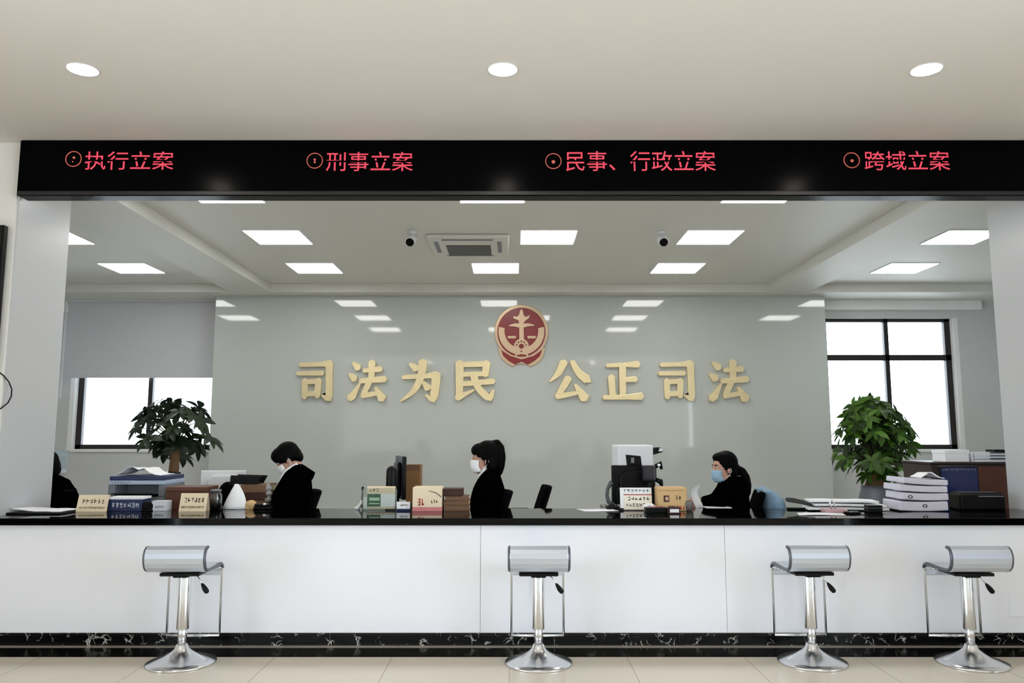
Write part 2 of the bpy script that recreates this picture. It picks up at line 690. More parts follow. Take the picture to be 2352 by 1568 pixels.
# blind over the upper half of the left window
p0, p1 = at(160, 692, 12.15), at(493, 867, 12.15)
bl = thing('roller_blind', 'grey roller blind pulled halfway down over the left office window', 'blind', (0, 12.15, 0))
MB().box(p0.x, p1.x + .02, -.004, .0, p1.z + .02, p0.z).build('blind_fabric', M_blind, bl)
MB().box(p0.x, p1.x + .02, -.014, .010, p1.z - .005, p1.z + .022).build('bottom_bar', M_blind, bl, bevel=.004)
MB().box(p0.x - .03, p1.x + .05, -.05, .045, p0.z - .01, p0.z + .08).build('cassette', M_offwall, bl, bevel=.01)
MB().tube([(p0.x - .02, -.02, p0.z), (p0.x - .025, -.02, p1.z - .3), (p0.x - .035, -.02, p1.z - .32),
           (p0.x - .045, -.02, p1.z - .3), (p0.x - .04, -.02, p0.z)], .004, 6).build('pull_cord', M_white, bl)

# a pale building outside the left window
bo = thing('office_building', 'pale building across the street seen through the left window', 'building', (-27, 62, -3))
MB().box(-9, 9, 0, 10, 0, 9.5).build('wall', pbr('pale render', (232, 232, 230), .8, noise=.03), bo)
gm = pbr('dim shopfront glass', (208, 214, 220), .4)
for r in range(2):
    for c in range(5):
        MB().box(-7.6 + c * 3.2, -6.2 + c * 3.2, -.05, .05, 1.2 + r * 4, 3.4 + r * 4).build('window', gm, bo)
struct('ground_street', MB().box(-80, 80, 12.9, 140, -3.2, -3.0), pbr('street paving', (190, 190, 188), .8, noise=.05))

# ---------------------------------------------------------------- lamps
def panel_light(x, y, label):
    o = thing('panel_light', label, 'ceiling light', (x, y, CEIL), group='square panel lights on the office ceiling')
    if not hasattr(panel_light, 'me'):
        a = MB().box(-.32, .32, -.32, .32, -.012, .0)
        b = MB().box(-.305, .305, -.305, .305, -.015, -.0121)
        panel_light.me = (a.mesh('light_frame'), b.mesh('diffuser'))
        panel_light.me[0].materials.append(M_whitepl)
        panel_light.me[1].materials.append(M_panel)
    for n, me in zip(('light_frame', 'diffuser'), panel_light.me):
        c = bpy.data.objects.new(n, me)
        COL.objects.link(c)
        c.parent = o
    return o


rows = [(7.07, ((-2.7, 'left'), (-.19, 'middle'), (2.33, 'right')), 'half hidden above the black fascia', 'in the row nearest the counter'),
        (8.73, ((-2.66, 'left'), (.41, 'middle'), (2.25, 'right')), None, None),
        (10.39, ((-2.66, 'left'), (-.22, 'middle'), (2.23, 'right')), None, None)]
labels = {
    (0, 0): 'panel light showing as a thin strip under the fascia between the first two messages',
    (0, 1): 'square panel light showing as a thin strip under the middle of the black fascia',
    (0, 2): 'square panel light showing as a thin strip under the fascia, below the third red message',
    (1, 0): 'square ceiling panel light in the camera row, beside the left dropped beam',
    (1, 1): 'square ceiling panel light directly to the right of the air conditioner cassette',
    (1, 2): 'square ceiling panel light directly to the right of the right ceiling camera',
    (2, 0): 'square ceiling panel light in the row nearest the lettered wall, at its left end',
    (2, 1): 'square ceiling panel light in the row nearest the lettered wall, behind the air conditioner',
    (2, 2): 'square ceiling panel light in the row nearest the lettered wall, at its right end'}
for i, r in enumerate(rows):
    for j, (x, _) in enumerate(r[1]):
        panel_light(x, r[0], labels[(i, j)])
panel_light(-5.23, 8.73, 'panel light half cut off by the left pillar, beyond the dropped beam')
panel_light(-5.13, 10.39, 'panel light in the left side bay in front of the roller blind')
panel_light(5.13, 8.73, 'panel light half cut off by the right pillar, beyond the dropped beam')
panel_light(5.29, 10.39, 'panel light in the right side bay in front of the bare window')

def downlight(X, Y, lab):
    d = thing('downlight', lab, 'ceiling light', (X, Y, CEIL), group='lobby downlights')
    MB().lathe([(.078, -.0005), (.088, -.001), (.094, -.006), (.094, 0), (.078, 0)], n=32).build('trim_ring', M_whitepl, d, smooth=True)
    MB().lathe([(0, -.004), (.078, -.004), (.078, 0), (0, 0)], n=32).build('lens', M_down, d)


for px, lab in ((190, 'leftmost of three round recessed downlights in the lobby ceiling'),
                (1155, 'middle one of three round recessed downlights in the lobby ceiling'),
                (2128, 'rightmost of three round recessed downlights in the lobby ceiling')):
    downlight((px - 1176) / FPX * (4.62 * .9929 + 2.25 * .119), 4.62, lab)
for Y in (2.0, -.6):          # extra lamps out of view, added to brighten the lobby
    for X in (-2.6, -.05, 2.5):
        downlight(X, Y, 'added round downlight out of view, brightening the lobby')

# air conditioner cassette
ac = thing('air_conditioner', 'white four way ceiling cassette air conditioner with grey grille', 'air conditioner', (-.5, 9.05, CEIL))
MB().box(-.47, .47, -.46, .46, -.045, 0).build('cover', M_offceil, ac, bevel=.02)
MB().box(-.27, .25, -.1, .40, -.052, -.045).build('grille', M_grille, ac, bevel=.004)
for a, b, c, d_ in ((-.30, .28, -.38, -.32), (-.30, .28, .415, .445), (-.40, -.35, -.26, .26), (.33, .38, -.26, .26)):
    MB().box(a, b, c, d_, -.05, -.045).build('air_flap', M_greypl, ac, bevel=.004)

for px, Y, lab in ((948, 8.5, 'small white bullet camera on the ceiling beside the air conditioner'),
                   (1519, 8.5, 'small white bullet camera on the ceiling between two square panel lights')):
    X = (px - 1176) / FPX * Y * 1.025
    c = thing('security_camera', lab, 'camera', (X, Y, CEIL), group='ceiling cameras')
    s = -.25 if px < 1176 else .05
    d = Vector((s * .35, -.8, -.55)).normalized()
    MB().lathe([(0, 0), (.045, 0), (.045, -.02), (.02, -.025), (.02, -.07), (0, -.07)], n=20).build('mount', M_whitepl, c, smooth=True)
    A = Vector((0, .04, -.05))
    B = A + d * .17
    MB().tube([A, A + d * .01, B - d * .01, B], [.04, .053, .053, .05], 24).build('housing', M_whitepl, c, smooth=True)
    MB().tube([B - d * .002, B + d * .012], [.047, .045], 24).build('lens', M_blackpl, c)

# ---------------------------------------------------------------- LED fascia
fz1, fz0 = CEIL, 3.31
FYF = 5.78
fa = thing('led_sign', 'long black led fascia over the counter opening with four red messages', 'sign', (0, FYF, 0))
MB().box(LX + .02, RX, 0, .148, fz0, fz1).build('housing', M_fascia, fa, bevel=.012)
MB().box(LX + .03, RX, -.004, .0, fz0 + .004, fz0 + .034).build('bottom_rail', pbr('dark grey rail', (20, 20, 21), .4), fa, bevel=.003)


def led(s, x0, x1, yc, hpx):
    a, b = at(x0, yc - hpx / 2, FYF), at(x1, yc + hpx / 2, FYF)
    me = fit(text_mesh(s, .14, 0, .001, 0, 2), b.x - a.x, a.z - b.z)
    o = put(me, 'lettering', M_led, fa, ((a.x + b.x) / 2, -.003, (a.z + b.z) / 2))
    c = (a.z + b.z) / 2
    MB().box(a.x - .01, b.x + .01, -.0052, -.0045, c - .0065, c + .0065).build('module_seam', M_fascia, fa)
    return o


def led_ring(px, py, dots):
    c = at(px, py, FYF)
    b = MB()
    ring = []
    R, n = .062, 40
    for k in range(n):
        a = 2 * math.pi * k / n
        ring.append([Vector((c.x + r * math.cos(a), y, c.z + r * math.sin(a))) for r, y in ((R, -.003), (R - .006, -.003), (R - .006, 0), (R, 0))])
    b.rings(ring, closed=True)
    b.build('number_ring', M_ledring, fa)
    d = MB()
    for dx, dz, r in dots:
        d.prism([(c.x + dx + r * math.cos(k * .628), c.z + dz + r * math.sin(k * .628)) for k in range(10)], -.003, 0)
    d.build('number_mark', M_ledring, fa)


led('执行立案', 197, 398, 369, 42)
led('刑事立案', 750, 948, 371, 44)
led('民事、行政立案', 1300, 1644, 370, 46)
led('跨域立案', 1984, 2182, 369, 44)
led_ring(169, 365, ((.003, .01, .010), (-.004, -.022, .005)))
led_ring(723, 369, ((0, .008, .009), (0, -.012, .008)))
led_ring(1271, 370, ((0, -.006, .014),))
led_ring(1956, 368, ((.003, -.004, .012),))

# ---------------------------------------------------------------- counter
TOPZ = .914
ct = thing('service_counter', 'long white panelled reception counter with black marble plinth', 'counter', (0, 5.75, 0))
xs = [LX + .002, -.225, 1.525, RX - .002]
for a, b in zip(xs, xs[1:]):
    MB().box(a + .0012, b - .0012, 0, .03, .115, TOPZ - .05).build('front_panel', M_counter, ct, bevel=.001)
MB().box(LX + .002, RX - .002, .11, .14, 0, .115).build('plinth', M_marble, ct)
MB().box(LX + .002, RX - .002, .03, .68, .115, TOPZ - .05).build('carcass', M_deskwood, ct)
wt = MB().box(LX + .002, RX - .002, 5.70, 6.47, TOPZ - .05, TOPZ).build('counter_worktop', M_black, bevel=.003)
tag(wt, 'polished black stone worktop running along the white counter', 'worktop')

# ---------------------------------------------------------------- wall letters and emblem
EY = FY
# heavy brush strokes (x, y down, width) on a 100 x 100 square
BRUSH = {
    '司': [[(8, 11, 8), (60, 10, 8), (84, 8, 13)], [(82, 7, 15), (83, 40, 13), (82, 90, 14), (64, 82, 3)], [(2, 32, 7), (66, 31, 9)],
          [(21, 48, 12), (22, 88, 11)], [(20, 52, 9), (56, 50, 9)], [(56, 48, 13), (54, 86, 11)], [(22, 80, 9), (54, 79, 9)]],
    '法': [[(14, 5, 6), (27, 17, 15)], [(5, 33, 6), (19, 44, 15)], [(7, 92, 14), (15, 86, 14), (34, 54, 3)],
          [(42, 24, 8), (86, 20, 11)], [(63, 3, 14), (62, 48, 11)], [(34, 50, 9), (97, 45, 12)], [(58, 50, 12), (42, 84, 10)],
          [(40, 86, 10), (78, 80, 8)], [(74, 66, 6), (91, 93, 17)]],
    '为': [[(23, 8, 6), (37, 19, 14)], [(8, 40, 8), (60, 37, 9), (80, 34, 13)], [(80, 33, 16), (79, 60, 14), (73, 92, 14), (58, 83, 3)],
          [(51, 2, 15), (47, 38, 13), (32, 72, 10), (3, 98, 2)], [(52, 52, 6), (63, 66, 14)]],
    '民': [[(14, 11, 10), (80, 9, 11)], [(78, 6, 14), (76, 38, 11)], [(16, 36, 9), (78, 34, 9)], [(16, 6, 15), (16, 90, 12)],
          [(11, 95, 12), (20, 89, 11), (50, 75, 3)], [(16, 60, 9), (94, 53, 11)], [(48, 36, 13), (60, 70, 12), (86, 94, 14), (95, 74, 3)]],
    '公': [[(37, 3, 15), (25, 30, 12), (3, 53, 3)], [(57, 2, 9), (70, 28, 13), (90, 46, 17), (100, 53, 2)], [(47, 43, 14), (24, 84, 11)],
          [(20, 88, 12), (66, 80, 8)], [(63, 60, 6), (85, 93, 18)]],
    '正': [[(10, 10, 8), (60, 8, 9), (90, 7, 14)], [(50, 9, 14), (50, 91, 13)], [(50, 47, 9), (84, 45, 12)], [(21, 39, 14), (24, 90, 13)],
          [(1, 92, 9), (60, 91, 10), (98, 89, 15)]]}


def brush_letter(ch):
    b = MB()
    for si, st in enumerate(BRUSH[ch]):
        # resample the stroke along a smooth line
        P = []
        for i in range(len(st) - 1):
            p0, p1, p2, p3 = st[max(i - 1, 0)], st[i], st[i + 1], st[min(i + 2, len(st) - 1)]
            for k in range(6):
                t = k / 6
                sharp = (p1[2] >= 12 and i > 0 and p2[2] <= 4)
                f = lambda a0, a1, a2, a3: a1 + (a2 - a1) * t if sharp or len(st) < 4 else .5 * (2 * a1 + (a2 - a0) * t + (2 * a0 - 5 * a1 + 4 * a2 - a3) * t * t + (3 * a1 - a0 - 3 * a2 + a3) * t ** 3)
                P.append((f(*[q[0] for q in (p0, p1, p2, p3)]), f(*[q[1] for q in (p0, p1, p2, p3)]), p1[2] + (p2[2] - p1[2]) * t))
        P.append(st[-1])
        L, R = [], []
        for i, (x, y, w_) in enumerate(P):
            a, c = P[max(i - 1, 0)], P[min(i + 1, len(P) - 1)]
            dx, dy = c[0] - a[0], c[1] - a[1]
            m = math.hypot(dx, dy) or 1
            nx, ny = -dy / m, dx / m
            L.append((x + nx * w_ * .66, y + ny * w_ * .66))
            R.append((x - nx * w_ * .66, y - ny * w_ * .66))

        def capround(p, q, w_):
            dx, dy = p[0] - q[0], p[1] - q[1]
            m = math.hypot(dx, dy) or 1
            a0 = math.atan2(dy, dx)
            return [(p[0] + w_ * .46 * math.cos(a0 + u), p[1] + w_ * .46 * math.sin(a0 + u)) for u in (-.9, 0, .9)]
        end = capround(P[-1], P[-2], P[-1][2])
        start = capround(P[0], P[1], P[0][2])
        # L side is to the left of travel in y-down axes
        poly = L + end[::-1] + R[::-1] + start[::-1]
        b.prism([(x / 100 - .5, .5 - y / 100) for x, y in poly], -.055 - .001 * si, -.004)
    return b.mesh('wall_letter')


for ch, px, w_, h_, lab in (
        ('司', 724, 84, 94, 'gold wall character at the far left end of the row'),
        ('法', 845, 90, 96, 'gold wall character second from the left end of the row'),
        ('为', 967, 92, 100, 'gold wall character third from the left end of the row'),
        ('民', 1092, 92, 94, 'gold wall character just left of the gap under the red emblem'),
        ('公', 1309, 96, 96, 'gold wall character just right of the gap under the red emblem'),
        ('正', 1430, 96, 90, 'gold wall character third from the right end, a boxy grid of strokes'),
        ('司', 1552, 84, 94, 'gold wall character second from the right end of the row'),
        ('法', 1672, 94, 98, 'gold wall character at the far right end of the row')):
    c = at(px, 874, EY)
    k = 11.85 / FPX
    me = fit(brush_letter(ch), w_ * k, h_ * k)
    o = put(me, 'wall_letter', M_gold, None, (c.x, EY, c.z))
    bv = o.modifiers.new('bevel', 'BEVEL')
    bv.width, bv.segments, bv.limit_method = .006, 2, 'ANGLE'
    bv.angle_limit = math.radians(60)
    tag(o, lab, 'letter', 'gold characters on the back wall')

em = thing('wall_emblem', 'round red and gold court emblem on the back wall above the characters', 'emblem', at(1197.5, 772, EY))
K = 11.85 / FPX


def epoly(pts):
    return [((x - 1197.5) * K, (772 - y) * K) for x, y in pts]


def circ(cx, cy, r, n=48, ry=None):
    return epoly([(cx + r * math.cos(2 * math.pi * i / n), cy + (ry or r) * math.sin(2 * math.pi * i / n)) for i in range(n)])


MB().prism(circ(1197.5, 762, 62, ry=63), -.03, 0).build('gold_rim', M_rimgold, em, bevel=.006)
MB().prism(epoly([(1143, 800), (1150, 822), (1165, 836), (1178, 843), (1186, 838), (1198, 835), (1210, 838), (1218, 843),
                  (1232, 836), (1246, 822), (1252.5, 800)]), -.026, 0).build('ribbon_border', M_rimgold, em, bevel=.004)
MB().prism(epoly([(1151, 804), (1156, 818), (1168, 829), (1183, 838), (1198, 831), (1212, 838), (1228, 829), (1240, 818), (1245, 804),
                  (1225, 818), (1198, 826), (1172, 818)]), -.034, -.02).build('ribbon', M_red, em, bevel=.003)
MB().prism(circ(1197.5, 763, 55.5, ry=57), -.034, -.02).build('red_field', M_red, em)


def arc_band(sgn):
    o, i = [], []
    for t in range(13):
        a = math.radians(-12 + t * 8.2)          # from the side down to the base
        x, y = math.cos(a), math.sin(a)
        o.append((1197.5 + sgn * 53 * x, 762 + 54 * y))
        i.append((1197.5 + sgn * (39 - t * .25) * x, 762 + (40 - t * .2) * y))
    return epoly(o + i[::-1])


for s in (-1, 1):
    MB().prism(arc_band(s), -.046, -.03).build('wheat_ear', M_rimgold, em, bevel=.004)
MB().prism(epoly([(1192.5, 782), (1192.5, 744), (1191, 736), (1184, 734), (1178, 730), (1180, 725), (1187, 728), (1192, 723), (1195, 712),
                  (1198.5, 709), (1201, 714), (1203, 724), (1208, 728), (1214, 725), (1217.5, 722), (1215, 731), (1207, 737), (1202.5, 742), (1203.5, 782)]),
           -.048, -.03).build('column', M_rimgold, em, bevel=.003)
MB().prism(epoly([(1169, 747), (1182, 743), (1214, 743), (1227, 746), (1227, 749), (1214, 750), (1203, 753), (1192, 753), (1180, 750), (1170, 750)]),
           -.05, -.03).build('balance_beam', M_rimgold, em, bevel=.003)
for x in (1175.5, 1221):
    MB().prism(epoly([(x - 10, 772), (x + 10, 772), (x + 9, 778), (x - 9, 778)]), -.046, -.03).build('scale_pan', M_rimgold, em, bevel=.003)
g = MB()
n = 40
for r0, r1 in ((17, 13), (9.5, 6)):
    ring = []
    for k in range(n):
        a = 2 * math.pi * k / n
        ring.append([Vector((r * K * math.cos(a), y, (772 - 796) * K + r * K * math.sin(a))) for r, y in ((r0, -.052), (r1, -.052), (r1, -.03), (r0, -.03))])
    g.rings(ring, closed=True)
for k in range(10):
    a = 2 * math.pi * k / 10
    ca, sa = math.cos(a), math.sin(a)
    g.prism([((ca * u - sa * v) * K, (772 - 796) * K + (sa * u + ca * v) * K) for u, v in ((9, -1.6), (13.5, -1.6), (13.5, 1.6), (9, 1.6))], -.05, -.03)
g.build('gear', M_rimgold, em)
MB().prism(epoly([(1180, 820), (1186, 812), (1198, 810), (1210, 812), (1216, 820), (1212, 822), (1208, 816), (1198, 814), (1188, 816), (1184, 822)]),
           -.048, -.03).build('base_arch', M_rimgold, em, bevel=.002)

# ---------------------------------------------------------------- bar stools
def make_stool(label):
    s = thing('bar_stool', label, 'bar stool', group='bar stools along the counter')
    MB().lathe([(0, .0), (.222, 0), (.225, .006), (.222, .012), (.17, .026), (.11, .05), (.065, .078), (.045, .098), (.038, .118), (.034, .122), (0, .122)], n=56).build('base', M_chrome, s, smooth=True)
    MB().lathe([(0, .118), (.03, .118), (.03, .26), (0, .26)], n=28).build('lower_tube', M_chrome, s, smooth=True)
    MB().lathe([(0, .22), (.038, .22), (.040, .225), (.040, .56), (.034, .575), (0, .575)], n=28).build('post_sleeve', M_chrome, s, smooth=True)
    # seat shell: a bent sheet, back roll towards -y (the lobby), waterfall edge towards +y (the counter)
    prof = []
    for k in range(9):
        a = math.radians(205 - k * 20)
        prof.append((-.185 + .055 * math.cos(a) * .8, .705 + .062 * math.sin(a)))
    prof = [(-.150, .772), (-.172, .770), (-.192, .756), (-.203, .735), (-.207, .708), (-.202, .678), (-.190, .652), (-.168, .632), (-.135, .622), (-.06, .618), (.03, .618),
            (.11, .622), (.155, .620), (.182, .608), (.195, .586), (.197, .56), (.196, .535)]
    th = .011
    P = [Vector((0, y, z)) for y, z in prof]
    grid = []
    for i, p in enumerate(P):
        wd_ = .192 if i < 8 else .192 - .012 * min(1, (i - 7) / 4)
        grid.append([p + Vector((x, 0, 0)) for x in (-wd_, -wd_ * .5, 0, wd_ * .5, wd_)])
    MB().sheet(grid, .022).build('seat_shell', M_satin, s, bevel=.006, smooth=False)
    for sx in (-1, 1):
        e = MB().tube([(sx * (.1925 if i < 8 else .1935 - .012 * min(1, (i - 7) / 4)), p.y, p.z) for i, p in enumerate(P[:15])], .0118, 8)
        e.build('edge_piping', M_edge, s, smooth=True)
    MB().box(-.13, .13, -.11, .11, .578, .6).box(-.05, .05, -.09, .09, .565, .58).build('swivel_plate', M_blackpl, s, bevel=.006)
    # footrest loop: flat side straps, front lip, bottom bar
    fr = MB()
    for sx in (-1, 1):
        fr.tube([(sx * .178, .06, .600), (sx * .180, .14, .596), (sx * .180, .182, .585), (sx * .180, .192, .56), (sx * .180, .192, .13)], .0075, 8)
    fr.tube([(-.180, .192, .13), (.180, .192, .13)], .010, 8)
    fr.build('footrest', M_chrome, s, smooth=True)
    lv = MB().tube([(.05, 0, .58), (.09, -.01, .555), (.13, -.02, .50)], .005, 8)
    lv = lv.build('lever', M_chrome, s, smooth=True)
    MB().tube([(.118, -.018, .517), (.126, -.0195, .505), (.142, -.022, .482), (.158, -.024, .462), (.163, -.025, .456)], [.006, .012, .0175, .016, .007], 12).build('lever_grip', M_blackpl, lv, smooth=True)
    return s


stool = make_stool('silver bar stool at the counter, leftmost of four, below the wooden box')
for i, (px, Y, rz, lab) in enumerate((
        (416, 5.42, .03, None),
        (1237, 5.42, 0, 'silver bar stool in front of the woman with the high ponytail'),
        (1866, 5.44, .02, 'silver bar stool with a chrome base, third from the left along the counter'),
        (2232, 5.42, -.02, 'silver bar stool at the right end of the counter, last of the four'))):
    o = stool if i == 0 else copy_tree(stool)
    o.location = ((px - 1176) / FPX * (Y * .9929 - 1.5 * .119), Y, 0)
    o.rotation_euler = (0, 0, rz)
    if lab:
        o['label'] = lab

# ---------------------------------------------------------------- TV on the left wall
t0, t1 = at(-140, 519, 5.80), at(17, 519, 5.80)
t1.z = at(0, 850, 5.80).z
tv = thing('television', 'black flat television on the white wall at the left edge', 'television', (t0.x, 5.775, t1.z))
W_, H_ = t1.x - t0.x, t0.z - t1.z
MB().box(-.6, W_, -.01, .04, 0, H_).build('casing', M_blackpl, tv, bevel=.006)
MB().box(-.585, W_ - .015, -.012, -.01, .02, H_ - .015).build('screen', pbr('dark screen', (4, 4, 5), .15), tv)
MB().box(-.3, .1, .04, .062, .2, H_ - .2).build('bracket', M_blackpl, tv)
pts = [at(x, y, 5.84) for x, y in ((-30, 840), (-8, 850), (8, 862), (20, 876), (27, 893), (26, 910), (18, 925), (2, 938), (-30, 945))]
tag(MB().tube(pts, .005, 8).build('cable', M_blackpl, smooth=True), 'thin black cable looping down the wall below the television', 'cable')

# ---------------------------------------------------------------- staff desks
DZ = .88


def desk(label, x0, x1, y0=6.49, y1=7.25):
    d = thing('staff_desk', label, 'desk', ((x0 + x1) / 2, (y0 + y1) / 2, .12), group='desks behind the counter')
    hx, hy, h = (x1 - x0) / 2, (y1 - y0) / 2, DZ - .12
    MB().box(-hx, hx, -hy, hy, h - .03, h).build('desktop', M_deskwood, d, bevel=.003)
    for s in (-1, 1):
        for q in (-1, 1):
            a, c = s * (hx - .03), q * (hy - .025)
            MB().box(a - .02, a + .02, c - .02, c + .02, 0, h - .03).build('leg', M_deskwood, d, bevel=.003)
    MB().box(-hx + .05, hx - .05, hy - .03, hy - .015, .1, h - .03).build('modesty_panel', M_deskwood, d)
    return d


desk('low grey desk behind the counter under the printer and brown files', -3.75, -2.10)
desk('low grey desk behind the counter under the sideways monitor', -1.35, -.37)
desk('low grey desk behind the counter under the large black monitor', .80, 1.62)
desk('low grey desk behind the counter at the right end under the black printer', 2.55, 4.05, 6.49, 7.0)


# ---------------------------------------------------------------- office chairs
def make_chair(label):
    c = thing('office_chair', label, 'office chair', group='black swivel chairs behind the counter')
    # faces -x; local z=0 is the platform
    MB().box(-.24, .22, -.24, .24, .43, .50).build('seat', M_blackfab, c, bevel=.03, seg=3)
    g = []
    for i in range(9):
        z = .50 + i * .052
        row = []
        for j in range(7):
            y = -.22 + j * .44 / 6
            lean = .175 + .017 * i + .05 * ((y / .22) ** 2) * -1
            wv = 1 - .18 * max(0, (i - 5) / 3) ** 2 - .12 * max(0, (2 - i) / 2)
            row.append((lean, y * wv, z))
        g.append(row)
    MB().sheet(g, .045).build('backrest', M_blackfab, c, bevel=.015, smooth=True)
    MB().tube([(.05, 0, .42), (.20, 0, .43), (.25, 0, .50), (.27, 0, .68)], .02, 10).build('back_bracket', M_blackpl, c, smooth=True)
    for s in (-1, 1):
        a = MB().tube([(.05, s * .20, .44), (.05, s * .27, .46), (.04, s * .28, .62), (.03, s * .28, .66)], .015, 8)
        a = a.build('armrest', M_blackpl, c, smooth=True)
        MB().box(-.13, .13, s * .28 - .03, s * .28 + .03, .655, .685).build('arm_pad', M_blackpl, a, bevel=.012)
    MB().lathe([(0, .10), (.03, .10), (.03, .30), (.02, .30), (.02, .43), (0, .43)], n=20).build('gas_lift', M_blackpl, c, smooth=True)
    for k in range(5):
        a = math.radians(72 * k + 20)
        ca, sa = math.cos(a), math.sin(a)
        l = MB().tube([(0, 0, .115), (ca * .16, sa * .16, .105), (ca * .29, sa * .29, .075)], [.028, .022, .016], 8)
        l = l.build('base_leg', M_blackpl, c, smooth=True)
        p = Vector((ca * .29, sa * .29, .03))
        t = Vector((-sa, ca, 0)) * .022
        MB().tube([p - t, p - t * .8, p + t * .8, p + t], [.022, .029, .029, .022], 14).build('caster', M_blackpl, l, smooth=True)
    return c


# ---------------------------------------------------------------- people
def frame_head(c, pitch, yaw, s):
    """head space (+x face, +z crown) -> world; base direction of every head is -x"""
    R = Matrix.Rotation(math.pi + yaw, 4, 'Z') @ Matrix.Rotation(pitch, 4, 'Y')
    return Matrix.Translation(c) @ R @ Matrix.Scale(s, 4)


def add_head(b, M):
    b.ell((-.012, 0, .030), (.098, .078, .096), M, 28, 18)
    b.ell((.030, 0, -.040), (.066, .060, .078), M, 24, 16)
    b.ell((.062, 0, -.100), (.028, .032, .024), M)
    b.ell((.030, .036, -.075), (.045, .022, .035), M)
    b.ell((.030, -.036, -.075), (.045, .022, .035), M)
    b.ell((.070, 0, .030), (.022, .052, .016), M)
    for s in (-1, 1):
        b.ell((.064, s * .034, -.022), (.026, .022, .020), M)
        b.ell((-.004, s * .080, -.016), (.019, .009, .031), M)
        b.ell((.004, s * .080, -.038), (.010, .008, .012), M)
    b.capsule(M @ Vector((.088, 0, .020)), M @ Vector((.106, 0, -.022)), .009, .013)
    for s in (-1, 1):
        b.ell((.098, s * .012, -.030), (.011, .009, .008), M)
    b.ell((.092, 0, -.061), (.010, .024, .008), M)
    b.ell((.090, 0, -.073), (.010, .021, .008), M)


def face_parts(p, M):
    for s in (-1, 1):
        e = MB().ell((.079, s * .033, .012), (.010, .013, .006), M)
        e = e.build('eye', pbr('eye white', (225, 220, 214), .25), p, smooth=True)
        MB().ell((.0868, s * .034, .012), (.004, .0055, .0052), M).build('iris', pbr('dark iris', (24, 16, 12), .2), e, smooth=True)
        MB().tube([M @ Vector(q) for q in ((.092, s * .014, .030), (.090, s * .032, .036), (.078, s * .052, .030))], [.003, .004, .002], 8).build('eyebrow', M_hair, p, smooth=True)


def add_hand(b, wrist, d, up, side=1, curl=.5, s=1.0):
    """palm, four bent fingers of unequal length and a thumb from the palm's side"""
    d, up = d.normalized(), up.normalized()
    l = d.cross(up).normalized() * side
    up = l.cross(d).normalized() * side
    for k in range(4):
        o = (k - 1.5) * .0185 * s
        b.capsule(wrist + l * o * .6 + d * .012 * s, wrist + d * .082 * s + l * o, .013 * s, .0105 * s, 10)
    for k, ln in enumerate((.070, .078, .073, .056)):
        o = (k - 1.5) * .0195 * s
        q = wrist + d * .085 * s + l * o
        pts = [q]
        a = .25 * curl
        for f in (.45, .30, .25):
            a += curl * .55
            q = q + (d * math.cos(a) - up * math.sin(a)) * ln * f * s
            pts.append(q)
        b.chain(pts, [.0092 * s, .0085 * s, .0078 * s, .0068 * s], 10)
    t0 = wrist + d * .028 * s - l * .026 * s
    t1 = t0 + (d * .7 - l * .7 - up * .15).normalized() * .038 * s
    t2 = t1 + (d * .85 - l * .25 - up * .45).normalized() * .030 * s
    t3 = t2 + (d * .9 - up * .45).normalized() * .022 * s
    b.chain([t0, t1, t2, t3], [.0125 * s, .0105 * s, .009 * s, .0075 * s], 10)


def torso_rings(b, rows, Y, k=1.0, n=28):
    """rows: (left px, right px, py, half width in metres)"""
    rs = []
    for l, r, py, hw in rows:
        a, c = at(l, py, Y), at(r, py, Y)
        cx, rx = (a.x + c.x) / 2, (c.x - a.x) / 2 * k
        rs.append([Vector((cx + rx * math.copysign(abs(math.cos(t)) ** .9, math.cos(t)), Y + hw * k * math.copysign(abs(math.sin(t)) ** .9, math.sin(t)), a.z))
                   for t in (2 * math.pi * j / n for j in range(n))])
    return b.rings(rs)


